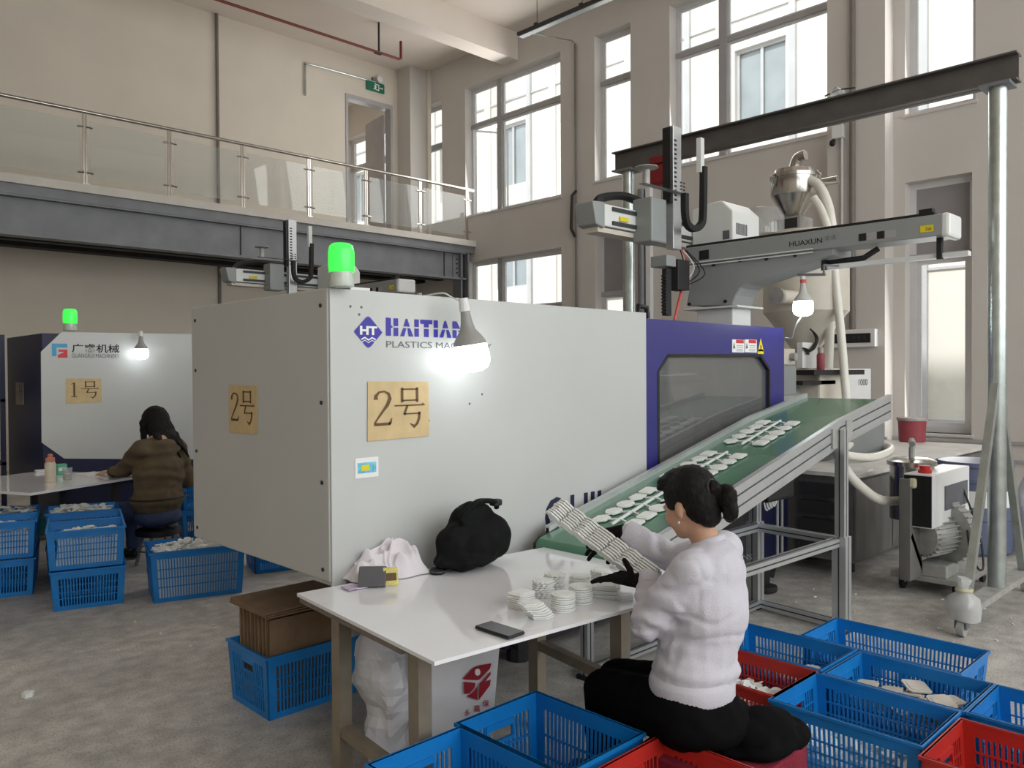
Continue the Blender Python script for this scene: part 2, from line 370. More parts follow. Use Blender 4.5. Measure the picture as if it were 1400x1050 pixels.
# ---- windows
def window(n, yr, zr, mull=(), trans=(), fx=12.2, open_sash=None, panels=(), ft=.055, wide=.07):
    """frame at fx inside an opening; mull = list of y, trans = list of z; panels = cells filled with an opaque board"""
    (ya, yb), (za, zb) = yr, zr
    w = struct(root('window_%d' % n, (fx, (ya+yb)/2, za))); off = w.location
    m = MB(off); m.box((fx, ya, za), (fx+.07, ya+ft, zb)); m.box((fx, yb-ft, za), (fx+.07, yb, zb)); m.box((fx, ya+ft, za), (fx+.07, yb-ft, za+ft)); m.box((fx, ya+ft, zb-ft), (fx+.07, yb-ft, zb))
    m.build('window_frame', 'frame_white', w)
    ys = [ya+ft]+list(mull)+[yb-ft]; zs = [za+ft]+list(trans)+[zb-ft]
    for y in mull: MB(off).box((fx-.03, y-wide, za), (fx+.1, y+wide, zb)).build('mullion', 'frame_grey', w)
    for z in trans: MB(off).box((fx-.02, ya, z-.045), (fx+.09, yb, z+.045)).build('transom', 'frame_grey', w)
    for i, (a, b) in enumerate(zip(ys, ys[1:])):
        a2 = a+(wide if i else 0); b2 = b-(wide if i < len(ys)-2 else 0)
        for j, (c, d) in enumerate(zip(zs, zs[1:])):
            c2 = c+(.045 if j else 0); d2 = d-(.045 if j < len(zs)-2 else 0); t = max(.035, ft*.7)
            if (i, j) in panels:
                MB(off).box((fx+.005, a2, c2), (fx+.03, b2, d2)).build('blind_panel', 'blind_grey', w); continue
            sx = fx+.015
            s = MB(off); s.box((sx, a2, c2), (sx+.04, a2+t, d2)); s.box((sx, b2-t, c2), (sx+.04, b2, d2)); s.box((sx, a2+t, c2), (sx+.04, b2-t, c2+t)); s.box((sx, a2+t, d2-t), (sx+.04, b2-t, d2))
            if open_sash == (i, j):
                # casement swung out about its left edge
                T = Matrix.Translation((sx, b2, 0)) @ Matrix.Rotation(math.radians(62), 4, 'Z') @ Matrix.Translation((-sx, -b2, 0))
                s.v = [T @ p for p in s.v]; so = s.build('sash', 'frame_white', w)
                p = MB(off); p.T = T; p.box((sx+.015, a2+t, c2+t), (sx+.022, b2-t, d2-t)); p.build('pane', 'pane', so)
            else:
                so = s.build('sash', 'frame_white', w)
                MB(off).box((sx+.015, a2+t, c2+t), (sx+.022, b2-t, d2-t)).build('pane', 'pane', so)
    return w
def wr(k): a, b, c, d = WIN[k]; return (a, b), (c, d)
window(1, *wr('w0'), trans=(7.0,), fx=12.24, ft=.03)
window(2, *wr('w1'), mull=(12.86,), trans=(7.15,), open_sash=(1, 0))
window(3, *wr('w2'), trans=(7.15,))
window(4, *wr('w3'), mull=(7.34,), trans=(7.2,))
window(5, *wr('w4'), trans=(7.2,))
window(6, *wr('l1'), mull=(12.86,), trans=(2.95,))
window(7, *wr('l2'), trans=(3.1,), panels=((0, 1),))
window(8, *wr('l4'), ft=.085, trans=(3.2,), panels=((0, 1),))
window(9, *wr('wr'), mull=(17.5,), trans=(7.1,))
window(10, *wr('n1'), mull=(0,), trans=(7.2,)); window(11, *wr('n2'), trans=(7.2,))
def ywin(n, a, b, c, d):
    w = struct(root('window_%d' % n, ((a+b)/2, -6.2, c))); off = w.location; m = MB(off); y = -6.2
    for x in (a, (a+b)/2-.03, b-.06): m.box((x, y, c), (x+.06, y+.07, d))
    for z in (c, 5.4, d-.06): m.box((a, y, z), (b, y+.07, z+.06))
    m.build('window_frame', 'frame_white', w)
    MB(off).box((a+.06, y+.02, c+.06), (b-.06, y+.03, d-.06)).build('pane', 'pane', w)
for k, q in enumerate(RW): ywin(12+k, *q)
# window sills under the upper openings
for k in ('w1', 'w2', 'w3', 'w4', 'l4'):
    a, b, c, d = WIN[k]; struct(MB().box((11.97, a-.03, c-.04), (12.2, b+.03, c)).build('window_sill', 'plaster_far'))
# ---- the upper door with its open leaf
d = struct(root('door_1', (10.66, YB, 4.55))); off = d.location
m = MB(off); m.box((10.02, YB-.02, 4.55), (10.08, YB+.2, 7.88)); m.box((11.24, YB-.02, 4.55), (11.3, YB+.2, 7.88)); m.box((10.08, YB-.02, 7.78), (11.24, YB+.2, 7.88))
m.build('door_frame', 'frame_grey', d)
lf = MB(off).bar((11.22, YB+.24, 6.13), (11.36, YB+1.16, 6.13), .05, 3.15).build('door_leaf', 'frame_grey', d)
MB(off).bar((11.31, YB+1.05, 5.6), (11.25, YB+1.06, 5.6), .03, .2).build('door_handle', 'chrome', lf)
# ---- mezzanine
YM = 13.45
struct(MB().box((X0, YM, 4.4), (XW, YB, 4.53)).build('mezzanine_slab', 'fascia'))
mb = MB(); mb.box((X0, YM+.05, 4.25), (XW, YM+.35, 4.4)); struct(mb.build('trim_3', 'steel_grey'))
b = struct(root('mezzanine_beam', (4, YM+.2, 3.65))); off = b.location
MB(off).box((X0, YM+.17, 3.69), (XW-.25, YM+.2, 4.22)).build('web', 'steel_grey', b)
MB(off).box((X0, YM+.06, 3.65), (XW-.25, YM+.32, 3.69)).build('flange', 'steel_grey', b)
MB(off).box((X0, YM+.06, 4.22), (XW-.25, YM+.32, 4.25)).build('flange', 'steel_grey', b)
for x in (6.55, 11.2): MB(off).box((x, YM+.155, 3.69), (x+.02, YM+.17, 4.22)).build('splice_plate', 'steel_dark', b)
pl = MB(off).box((11.45, YM+.15, 3.7), (11.7, YM+.17, 4.2)).build('end_plate', 'steel_grey', b)
for k in range(4): MB(off).cyl((11.55, YM+.15, 3.8+.1*k), (11.55, YM+.13, 3.8+.1*k), .018, 8).build('bolt', 'steel_dark', pl)
for y in (14.6,): struct(MB().box((X0, y, 3.75), (XW, y+.2, 4.25)).build('mezzanine_joist', 'steel_dark'))
for x in (1, 4, 7, 10): struct(MB().box((x, YM+.35, 3.9), (x+.12, YB, 4.4)).build('mezzanine_joist', 'steel_dark'))
struct(MB().box((X0, 15.3, 3.75), (XW, YB, 4.4)).build('trim_4', 'steel_dark'))
c = struct(root('mezzanine_column', (11.72, YM+.2, 0))); off = c.location
MB(off).box((11.6, YM+.06, 0), (11.64, YM+.34, 4.25)).build('flange', 'steel_grey', c)
MB(off).box((11.8, YM+.06, 0), (11.84, YM+.34, 4.25)).build('flange', 'steel_grey', c)
MB(off).box((11.64, YM+.18, 0), (11.8, YM+.22, 4.25)).build('web', 'steel_dark', c)
# ---- glass railing
R = root('glass_railing', (6, YM, 4.53), 'long stainless handrail with glass panels along the mezzanine edge', 'railing'); off = R.location
MB(off).cyl((X0+.1, YM+.06, 5.65), (XW-.02, YM+.06, 5.65), .03, 12).build('handrail', 'stainless', R, True)
posts = [-2.6, -1.3, 0, 1.35, 2.68, 4.0, 5.29, 6.56, 7.87, 9.14, 10.49, 11.78]
for x in posts:
    p = MB(off); p.box((x-.032, YM+.05, 4.53), (x-.008, YM+.075, 5.63)); p.box((x+.008, YM+.05, 4.53), (x+.032, YM+.075, 5.63)); p.box((x-.05, YM+.02, 4.53), (x+.05, YM+.11, 4.545))
    po = p.build('post', 'stainless', R)
    for z in (4.72, 5.42):
        for s in (-1, 1): MB(off).cyl((x+s*.02, YM+.045, z), (x+s*.11, YM+.045, z-.01), .016, 8).build('clamp', 'chrome', po, True)
for a, b2 in zip(posts, posts[1:]): MB(off).box((a+.07, YM+.04, 4.62), (b2-.07, YM+.05, 5.5)).build('glass_panel', 'rail_glass', R)
# ---- pipes, conduits, signs on the walls and under the ceiling
tag(MB((7.05, YB, 0)).cyl((7.05, YB-.04, .05), (7.05, YB-.04, 3.75), .03).build('wall_pipe', 'pipe_grey'), 'straight grey pipe on the back wall below the mezzanine', 'pipe').location = (7.05, YB, 0)
tag(MB((7.05, YB, 4.9)).cyl((7.05, YB-.04, 4.55), (7.05, YB-.04, ZC), .03).build('wall_pipe', 'pipe_grey'), 'straight brown-grey pipe rising up the back wall above the mezzanine', 'pipe').location = (7.05, YB, 4.9)
sp = root('sprinkler_pipe', (8, 13.69, 8.12), 'dark red sprinkler pipe hung under the ceiling with upturned end', 'pipe'); off = sp.location
MB(off).tube([(-4, 13.69, 8.12), (10.1, 13.69, 8.12), (10.15, 13.69, 8.14), (10.15, 13.69, 8.5)], .028, 8).build('pipe', 'pipe_red', sp, True)
for x in (9.6, 5.5, 1.5):
    m = MB(off); m.bar((x, 13.69, 8.08), (x, 13.69, ZC), .03, .03); m.bar((x-.1, 13.69, 8.09), (x+.05, 13.69, 8.09), .06, .02); m.build('hanger', 'steel_dark', sp)
cdt = [(9.0, YB-.03, 7.58), (9.0, YB-.03, 8.12), (9.03, YB-.03, 8.24), (9.15, YB-.03, 8.28), (10.8, YB-.03, 8.31)]
tag(MB((9, YB, 7.6)).tube(spline(cdt, 4), .02).build('wall_conduit', 'galv', None, True), 'bent galvanised conduit on the back wall beside the exit sign', 'conduit').location = (9, YB, 7.6)
ex = root('exit_sign', (10.8, YB-.03, 8.1), 'green running-man exit sign above the upper door', 'exit sign'); off = ex.location
MB(off).box((10.57, YB-.05, 8.09), (11.05, YB-.01, 8.3)).build('sign_body', 'exit_green', ex)
m = MB(off); fy = YB-.053; EX = (1, 0, 0); EZ = (0, 0, 1); T = (0, -.002, 0)
m.prism([(0, 0), (.1, 0), (.1, .14), (0, .14), (0, .12), (.08, .12), (.08, .02), (0, .02)], (10.8, fy, 8.12), EX, EZ, T)
m.prism([(0, 0), (.04, .05), (.02, .1), (-.03, .09), (-.01, .05), (-.05, 0)], (10.79, fy, 8.13), EX, EZ, T); m.prism([(0, 0), (.03, 0), (.03, .03), (0, .03)], (10.78, fy, 8.245), EX, EZ, T)
m.prism([(0, .02), (.06, .02), (.06, 0), (.09, .03), (.06, .06), (.06, .04), (0, .04)], (10.92, fy, 8.16), EX, EZ, T)
m.build('running_figure', 'white_print', ex)
sd = root('emergency_lamp', (10.85, YB-.02, 8.3), 'small white emergency lamp above the exit sign', 'lamp'); off = sd.location
MB(off).box((10.72, YB-.07, 8.31), (10.8, YB-.01, 8.4)).build('body', 'pipe_grey', sd)
MB(off).cyl((10.9, YB-.1, 8.38), (10.9, YB-.01, 8.38), .075, 14).build('lamp_head', 'pvc_white', sd, True)
# vertical pipes on the window wall
wp = root('downpipe', (11.94, 10.5, 0), 'thin grey conduit with black lower joint between two upper windows', 'pipe'); off = wp.location
MB(off).cyl((11.96, 10.47, 0), (11.96, 10.47, 8.0), .022, 8).build('pipe', 'pipe_grey', wp, True)
MB(off).tube([(11.94, 10.44, 5.15), (11.9, 10.52, 5.05), (11.9, 10.54, 4.4), (11.94, 10.47, 4.25)], .032, 8).build('pipe_sleeve', 'pipe_black', wp, True)
MB(off).tube([(11.96, 10.47, 8.0), (11.9, 10.5, 8.06), (10.85, 10.75, 8.0)], .014, 6).build('conduit', 'galv', wp, True)
dp = root('downpipe', (11.63, 4.93, 0), 'grey pipe pair running up the pilaster behind the robot', 'pipe'); off = dp.location
MB(off).cyl((11.66, 4.93, 2.1), (11.66, 4.93, ZC), .04, 10).build('pipe', 'pipe_grey', dp, True)
MB(off).cyl((11.66, 5.08, 2.1), (11.66, 5.08, 5.6), .02, 8).build('pipe', 'frame_white', dp, True)
d2 = root('downpipe', (11.9, 8.75, 0), 'dark green-grey rainwater pipe with white strip beside the narrow window', 'pipe'); off = d2.location
MB(off).cyl((11.915, 8.86, 0), (11.915, 8.86, 4.9), .07, 10).build('pipe', 'steel_grey', d2, True)
MB(off).box((11.9, 8.66, 0), (11.995, 8.76, 4.9)).build('pipe_casing', 'pvc_white', d2)
# hanging cable tray
tr = root('strip_light', (10.8, 9.6, 7.95), 'long slim dark strip light hung on wires beneath the ceiling', 'light'); off = tr.location
MB(off).box((10.74, 6.0, 7.93), (10.9, 10.85, 7.99)).build('housing', 'steel_dark', tr)
MB(off).box((10.76, 6.0, 7.91), (10.88, 10.83, 7.93)).build('diffuser', 'mach_grey', tr)
for y in (10.4, 9.3, 7.5): 
    MB(off).cyl((10.82, y, 7.98), (10.82, y, ZC), .006, 5).build('hanging_wire', 'steel_dark', tr); MB(off).box((10.76, y-.03, 7.99), (10.88, y+.03, 8.04)).build('bracket', 'steel_dark', tr)
# socket box and cable on the pilaster under the gantry beam
sb = root('junction_box', (11.66, 5.0, 4.55), 'small white socket box with black plug on the pilaster', 'box'); off = sb.location
p = PX(1147, 182, 11.66); MB(off).box((11.6, p.y-.08, p.z-.08), (11.7, p.y+.08, p.z+.1)).build('socket', 'pvc_white', sb)
MB(off).sphere((11.58, p.y+.06, p.z-.14), (.04, .05, .06), 8, 6).build('plug', 'black', sb, True)
# breaker cabinet on the wall
q0, q1 = PX(1140, 452, 11.68), PX(1200, 474, 11.68)
bc = root('breaker_box', (11.68, (q0.y+q1.y)/2, q1.z), 'white wall breaker box with dark window below the pipes', 'breaker box'); off = bc.location
MB(off).box((11.58, q1.y, q1.z), (11.7, q0.y, q0.z)).build('body', 'pvc_white', bc, bevel=.01)
MB(off).box((11.57, q1.y+.06, q1.z+.06), (11.58, q0.y-.06, q0.z-.06)).build('cover_window', 'black', bc)
for k in range(6): MB(off).box((11.565, q1.y+.12+k*.075, q1.z+.09), (11.57, q1.y+.17+k*.075, q0.z-.09)).build('breaker', 'steel_dark', bc)
# ---- outside: facade across the yard
struct(MB().box((12.35, -12, -.25), (30, 40, -.05)).build('yard_ground', 'ground_out'))
fb = root('neighbour_building', (20, 8, 0), 'cream tiled building across the yard seen through the windows', 'building'); off = fb.location
cells = []
for k in range(13):
    for z in (1.0, 4.6, 8.2): cells.append((-9+3.2*k, -9+3.2*k+1.5, z, z+2.2))
mb = MB(off); grid_wall(mb, -12, 34, -.1, 12.5, cells, lambda a, b, c, d: mb.box((20, a, c), (20.4, b, d))); mb.build('wall', 'facade', fb)
MB(off).box((20.4, -12, -.1), (23, 34, 12.5)).build('core', 'facade', fb)
for a, b2, c, d in cells:
    m = MB(off); m.box((20.12, a, c), (20.18, a+.08, d)); m.box((20.12, b2-.08, c), (20.18, b2, d)); m.box((20.12, a+.08, c), (20.18, b2-.08, c+.08)); m.box((20.12, a+.08, d-.08), (20.18, b2-.08, d)); m.box((20.12, (a+b2)/2-.04, c+.08), (20.18, (a+b2)/2+.04, d-.08))
    w = m.build('window', 'facade_dark', fb); MB(off).box((20.2, a, c), (20.24, b2, d)).build('window_glass', 'facade_glass', w)
for k in range(13):
    MB(off).box((19.93, -9+3.2*k+1.75, -.1), (20, -9+3.2*k+2.05, 12.5)).build('pilaster_strip', 'facade', fb); MB(off).box((19.9, -9+3.2*k-.3, -.1), (20, -9+3.2*k-.12, 12.5)).build('downpipe', 'facade_dark', fb)
for z in (.4, 3.9, 7.5, 11.2): MB(off).box((19.95, -12, z), (20, 34, z+.06)).build('string_course', 'facade_dark', fb)
# ================================================================== the moulding machines
EXF, EZ = Vector((1, 0, 0)), Vector((0, 0, 1)); NF = Vector((0, -1, 0))       # lettering frame on faces that look towards -Y
EXL, NL = Vector((0, -1, 0)), Vector((-1, 0, 0))                               # and on faces that look towards -X
def stroke(mb, pts, ws, o, ex, ey, t, k=1, ky=None):
    """brush stroke of varying width as a flat strip in the frame o, ex, ey"""
    ky = ky or k; o = Vector(o); n = len(pts); L = []
    for i, (u, v) in enumerate(pts):
        a = Vector(pts[max(i-1, 0)]); b = Vector(pts[min(i+1, n-1)]); d = (b-a).normalized(); w = ws[i] if isinstance(ws, (list, tuple)) else ws
        nx, ny = -d.y*w/2, d.x*w/2
        L += [o+ex*((u+nx)*k)+ey*((v+ny)*ky)+t, o+ex*((u-nx)*k)+ey*((v-ny)*ky)+t]
    mb.add(L, [(2*i, 2*i+1, 2*i+3, 2*i+2) for i in range(n-1)])
def hao(mb, o, ex, ey, t, k, ky=None):
    th = .035
    for p, w in ((((.27, 1), (.27, .62)), .075), (((.27, .96), (.73, .96)), th), (((.73, 1), (.73, .62)), .075), (((.27, .67), (.73, .67)), th), (((.04, .54), (.96, .54)), th),
                 (((.87, .54), (.9, .59), (.97, .54)), [.03, .02, .01]), (((.43, .54), (.33, .3)), [.06, .07]), (((.33, .32), (.82, .32)), th),
                 (((.8, .36), (.79, .2), (.73, .06), (.64, -.02), (.5, .07)), [.08, .07, .07, .09, .01])):
        stroke(mb, p, w, o, ex, ey, t, k, ky)
def two(mb, o, ex, ey, t, k, ky=None):
    p = [(.1, .74), (.1, .84), (.2, .95), (.36, .97), (.5, .9), (.54, .76), (.46, .58), (.3, .38), (.14, .18), (.06, .06)]
    stroke(mb, p, [.13, .1, .06, .05, .08, .11, .1, .06, .05, .05], o, ex, ey, t, k, ky)
    stroke(mb, [(.04, .03), (.55, .03)], .08, o, ex, ey, t, k, ky); stroke(mb, [(.5, .03), (.55, .06), (.6, .2)], [.08, .08, .02], o, ex, ey, t, k, ky)
def one(mb, o, ex, ey, t, k, ky=None):
    stroke(mb, [(.3, 0), (.3, .97)], .1, o, ex, ey, t, k, ky); stroke(mb, [(.12, .02), (.48, .02)], .04, o, ex, ey, t, k, ky); stroke(mb, [(.1, .84), (.3, .96)], [.02, .06], o, ex, ey, t, k, ky)
def sign(label, c0, c1, ex, nrm, digit, mat_='kraft', tilt=0):
    """taped paper sign; c0 upper left, c1 lower right corner on the panel"""
    c0 = Vector(c0); c1 = Vector(c1); w = abs((c1-c0).dot(ex)); h = c0.z-c1.z; o = Vector((c0.x, c0.y, c1.z))+nrm*.002
    s = root('paper_sign', o, label, 'sign', 'number signs taped to the machines'); off = o
    MB(off).prism([(0, 0), (w, .004), (w-.003, h), (.004, h+.004)], o, ex, EZ, nrm*.003).build('sheet', mat_, s)
    m = MB(off); t = nrm*.005
    if digit: digit(m, o+ex*(.08*w)+EZ*(.26*h), ex, EZ, t, w*.5, h*.6)
    hao(m, o+ex*(.4*w)+EZ*(.22*h), ex, EZ, t, w*.54, h*.68)
    m.build('lettering', 'ink_brown', s)
# ------------------------------------------------------------------ machine with the conveyor
MX0, MXS, MX1, MY, MYB = 1.755, 3.9, 5.605, 2.88, 4.22
m2 = root('injection_moulding_machine', (3.7, 3.5, 0), 'white and blue moulding machine with sheet-metal cover beside the work table', 'machine'); off = m2.location
MB(off).box((MX0, MY, .745), (MXS, MYB, 1.95)).build('cover', 'mach_white', m2, bevel=.006)
MB(off).box((MX0+.005, MY-.012, .5), (MXS, MY, 1.948)).build('front_panel', 'mach_white', m2, bevel=.003)
m = MB(off)
for z in (.79, 1.15, 1.48, 1.88): m.cyl((MX0-.004, MY+.05, z), (MX0, MY+.05, z), .009, 8)
for z in (.8, 1.2, 1.62, 1.88): m.cyl((MX0-.004, MYB-.05, z), (MX0, MYB-.05, z), .009, 8)
stuff(m.build('screws', 'steel_dark', m2))
# blue guard with its window
zt, zb = 1.915, .69; F = MY-.005
wp_ = [PY(x, y, F) for x, y in ((900, 640), (900, 508), (913, 486), (1040, 486), (1052, 505), (1052, 600))]
wq = [(p.x, p.z) for p in wp_]; wq[0] = (wq[1][0], .82); wq[5] = (wq[4][0], .82)
dm = MB(off)
outer = [(MXS, zb), (MXS, zt), (MX1, zt), (MX1, zb)]
for a, b_, c_, d_ in ((0, 1, 1, 0),): pass
xa, xb = wq[0][0], wq[4][0]; zt2 = wq[2][1]
for poly in ([(MXS, zb), (xa, zb), (xa, zt), (MXS, zt)], [(xb, zb), (MX1, zb), (MX1, zt), (xb, zt)], [(xa, zt2), (xb, zt2), (xb, zt), (xa, zt)], [(xa, zb), (xb, zb), (xb, .82), (xa, .82)],
             [(xa, wq[1][1]), (wq[2][0], zt2), (xa, zt2)], [(wq[3][0], zt2), (xb, wq[4][1]), (xb, zt2)]):
    dm.prism(poly, (0, F, 0), EXF, EZ, (0, .05, 0))
door = dm.build('guard_door', 'mach_blue', m2)
MB(off).prism(wq, (0, F+.025, 0), EXF, EZ, (0, .006, 0)).build('guard_window', 'door_glass', door)
g = MB(off); lp = [(x, F+.004, z) for x, z in wq]; 
for i in range(6): g.bar(lp[i], lp[(i+1) % 6], .02, .012, (0, 1, 0))
g.build('window_gasket', 'black', door)
MB(off).box((MXS, MYB-.08, .69), (MX1, MYB, 1.9)).build('rear_guard', 'mach_blue', m2)
MB(off).box((MX1-.05, MY+.05, .69), (MX1, MYB-.08, 1.915)).build('end_guard', 'mach_blue', m2)
# what shows through the guard window
MB(off).box((3.95, 3.15, .8), (4.25, 4.0, 1.7)).build('platen', 'dusty_steel', m2, bevel=.02)
MB(off).box((5.15, 3.15, .8), (5.5, 4.0, 1.7)).build('platen', 'dusty_steel', m2, bevel=.02)
for y, z in ((3.25, 1.55), (3.85, 1.55), (3.25, .95), (3.85, .95)): MB(off).cyl((3.95, y, z), (5.4, y, z), .05, 14).build('tie_bar', 'chrome', m2, True)
MB(off).box((4.25, 3.35, .95), (4.6, 3.8, 1.5)).build('mould_half', 'cast_grey', m2, bevel=.01)
MB(off).box((4.85, 3.35, .95), (5.15, 3.8, 1.5)).build('mould_half', 'cast_grey', m2, bevel=.01)
# bed
MB(off).box((2.95, 3.1, .12), (6.1, 4.1, .745)).build('bed', 'mach_navy', m2)
MB(off).box((3.0, 3.05, .12), (5.6, 3.1, .68)).build('bed_panel', 'steel_dark', m2)
for x in (3.15, 4.3, 5.6):
    for y in (3.2, 3.95): MB(off).cyl((x, y, 0), (x, y, .12), .07, 10).build('levelling_foot', 'steel_dark', m2)
# blue apron under the guard and rods behind the conveyor
p = PY(1071, 652, MY+.02); MB(off).box((4.9, MY+.01, .64), (5.6, MY+.05, .7)).build('apron', 'mach_blue', m2)
# logo: diamond with HT and waves
t = NF*.015
def fq(x, y): p = PY(x, y, MY-.012); return p
lg = MB(off); a, b_, c_, d_ = fq(483.5, 455), fq(503, 432.5), fq(522.5, 456), fq(503, 475.5)
cx_, cz_ = (a.x+c_.x)/2, (b_.z+d_.z)/2; hw, hh = (c_.x-a.x)/2, (b_.z-d_.z)/2
dia = [(-1, 0), (-.9, .12), (-.15, .93), (0, 1), (.15, .93), (.9, .12), (1, 0), (.9, -.12), (.15, -.93), (0, -1), (-.15, -.93), (-.9, -.12)]
lg.add([Vector((cx_+u*hw, MY-.0135, cz_+v*hh)) for u, v in dia], [tuple(range(12))]); emb = lg.build('emblem', 'logo_blue', m2)
lt = MB(off); text_mb(lt, 'HT', (cx_-.6*hw, MY-.015, cz_-.18*hh), EXF, EZ, (0, 0, 0), hh*.56, hw*1.22, bold=.045)
for v in (-.45, -.62): stroke(lt, [(-.5, v-.03), (-.25, v+.1), (0, v-.06), (.25, v+.1), (.5, v-.03)], .1 if v > -.5 else .05, (cx_, MY-.015, cz_), EXF*hw, EZ*hh, Vector((0, 0, 0)))
lt.build('emblem_lettering', 'white_print', emb)
# HAITIAN in stencil letters: each glyph is cut by a thin bright line
def stencil(mb, o, k, ky, t):
    def bl(*pts): mb.add([o+EXF*(u*k)+EZ*(v*ky)+t for u, v in pts], [tuple(range(len(pts)))])
    u = 0
    for ch in 'HAITIAN':
        if ch == 'H': bl((u, 0), (u+.28, 0), (u+.28, .98), (u, 1)); bl((u+.42, 0), (u+.68, 0), (u+.68, .46), (u+.42, .46)); bl((u+.42, .55), (u+.68, .55), (u+.68, .98), (u+.42, .98)); bl((u+.28, .42), (u+.4, .5), (u+.28, .58)); w = .78
        elif ch == 'A': bl((u, 0), (u+.24, 0), (u+.36, .46), (u+.18, .46)); bl((u+.48, 0), (u+.76, 0), (u+.58, .46), (u+.42, .46)); bl((u+.2, .55), (u+.56, .55), (u+.42, .98), (u+.32, .98)); w = .82
        elif ch == 'I': bl((u, 0), (u+.26, 0), (u+.26, .46), (u, .46)); bl((u, .55), (u+.26, .55), (u+.26, .98), (u, .98)); w = .34
        elif ch == 'T': bl((u, .74), (u+.72, .74), (u+.72, .98), (u, .98)); bl((u+.22, .55), (u+.5, .55), (u+.5, .74), (u+.22, .74)); bl((u+.22, 0), (u+.5, 0), (u+.5, .46), (u+.22, .46)); w = .8
        else: bl((u, 0), (u+.26, 0), (u+.26, .46), (u, .46)); bl((u, .55), (u+.5, .55), (u+.26, .98), (u, .98)); bl((u+.54, .55), (u+.8, .55), (u+.8, .98), (u+.54, .98)); bl((u+.34, .46), (u+.8, .46), (u+.8, 0), (u+.6, 0)); w = .86
        u += w
    return u
o0, o1 = fq(527.5, 459), fq(634, 466); top = fq(528, 434)
nm = MB(off); stencil(nm, Vector((o0.x, MY-.0135, o0.z)), (o1.x-o0.x)/4.62, top.z-o0.z, Vector((0, 0, 0))); nm.build('brand_lettering', 'logo_blue', m2)
o0, o1 = fq(528, 475), fq(672, 487); tp = fq(528, 466)
text_mb(MB(off), 'PLASTICS MACHINERY', (o0.x, MY-.0135, o0.z), EXF, EZ, (0, 0, 0), tp.z-o0.z, o1.x-o0.x).build('sub_lettering', 'ink_grey', m2)
o0 = fq(745, 735); tp = fq(745, 682); o1 = fq(822, 700)
text_mb(MB(off), 'OHII', (o0.x, MY-.0135, o0.z), EXF, EZ, (0, 0, 0), tp.z-o0.z, o1.x-o0.x, bold=.02).build('lower_lettering', 'mach_navy', m2)
# smudges and drilled dots on the panel
sm = MB(off)
for x, y in ((494, 420), (491, 430), (642, 552), (659, 539), (586, 575), (479, 419)): p = fq(x, y); sm.cyl((p.x, MY-.0135, p.z), (p.x, MY-.012, p.z), .006, 6)
stuff(sm.build('marks', 'ink_grey', m2))
# warning labels on the blue guard
def gq(x, y): return PY(x, y, F-.002)
for (x0, x1) in ((1001, 1017.5), (1018.5, 1034.5)):
    a, b_ = gq(x0, 464), gq(x1, 482); lb = MB(off).box((a.x, F-.003, b_.z), (b_.x, F, a.z)).build('warning_label', 'white_print', m2)
    h = a.z-b_.z; MB(off).box((a.x+.3*(b_.x-a.x), F-.004, a.z-.28*h), (b_.x-.01, F-.003, a.z-.02*h)).build('label_header', 'red_sign', lb)
    l2 = MB(off)
    for k in range(4): l2.box((a.x+.35*(b_.x-a.x), F-.004, b_.z+h*(.1+.14*k)), (b_.x-.02, F-.003, b_.z+h*(.13+.14*k)))
    l2.prism([(0, 0), (.03, 0), (.015, .04)], (a.x+.008, F-.004, b_.z+.3*h), EXF, EZ, (0, .001, 0)); l2.build('label_lines', 'ink_grey', lb)
a, b_ = gq(1036, 466), gq(1044, 484); wt = MB(off).box((a.x, F-.003, b_.z), (b_.x, F, b_.z+.35*(a.z-b_.z))).prism([(0, 0), (b_.x-a.x, 0), ((b_.x-a.x)/2, a.z-b_.z)], (a.x, F-.003, b_.z+.2*(a.z-b_.z)), EXF, EZ, (0, .002, 0)).build('warning_triangle', 'yellow', m2)
MB(off).box(((a.x+b_.x)/2-.006, F-.0045, b_.z+.03), ((a.x+b_.x)/2+.006, F-.0035, a.z-.03)).build('bolt_symbol', 'ink_black', wt)
MB(off).tube([(MXS-.02, MY+.03, 1.95), (MXS-.02, MY+.03, 1.99), (MXS+.06, MY+.03, 1.985), (MXS+.07, MY+.03, 1.92)], .016, 8).build('cable', 'black', m2, True)
# signs and sticker
sign('tan paper sign reading 2 号 on the front of the white machine cover', fq(501, 523), fq(586, 597), EXF, NF, two)
A, B_ = PX(313.5, 527, MX0), PX(353, 595, MX0); sign('tan paper sign reading 2 号 on the dim end of the white cover', A, B_, EXL, NL, two)
a, b_ = fq(485, 627), fq(517, 651); st = root('sticker', (a.x, MY-.012, b_.z), 'small blue and white printed sticker on the white machine cover', 'sticker'); o = st.location
MB(o).box((a.x, MY-.015, b_.z), (b_.x, MY-.0125, a.z)).build('sheet', 'white_print', st)
MB(o).box((a.x+.012, MY-.016, b_.z+.02), (b_.x-.012, MY-.015, a.z-.02)).build('print', 'sticker_blue', st); MB(o).box((a.x+.03, MY-.017, b_.z+.03), (a.x+.07, MY-.016, a.z-.03)).build('print_patch', 'yellow', st)
# ------------------------------------------------------------------ beacon lamps
def beacon(loc, k, label):
    b = root('beacon_lamp', loc, label, 'beacon', 'green beacons on the machines'); o = Vector(loc)
    MB(o).lathe([(.052*k, 0), (.054*k, .01*k), (.05*k, .055*k), (.05*k, .06*k)], o, 20).build('base', 'beacon_clear', b, True)
    MB(o).lathe([(.053*k, .06*k), (.056*k, .09*k), (.055*k, .15*k), (.05*k, .172*k), (.038*k, .182*k), (.0, .184*k)], o, 20).build('lens', 'beacon_green', b, True)
beacon(tuple(PZ(467, 392, 1.951)+Vector((.0, 0, 0))), .95, 'green beacon lamp on the corner of the white machine cover')
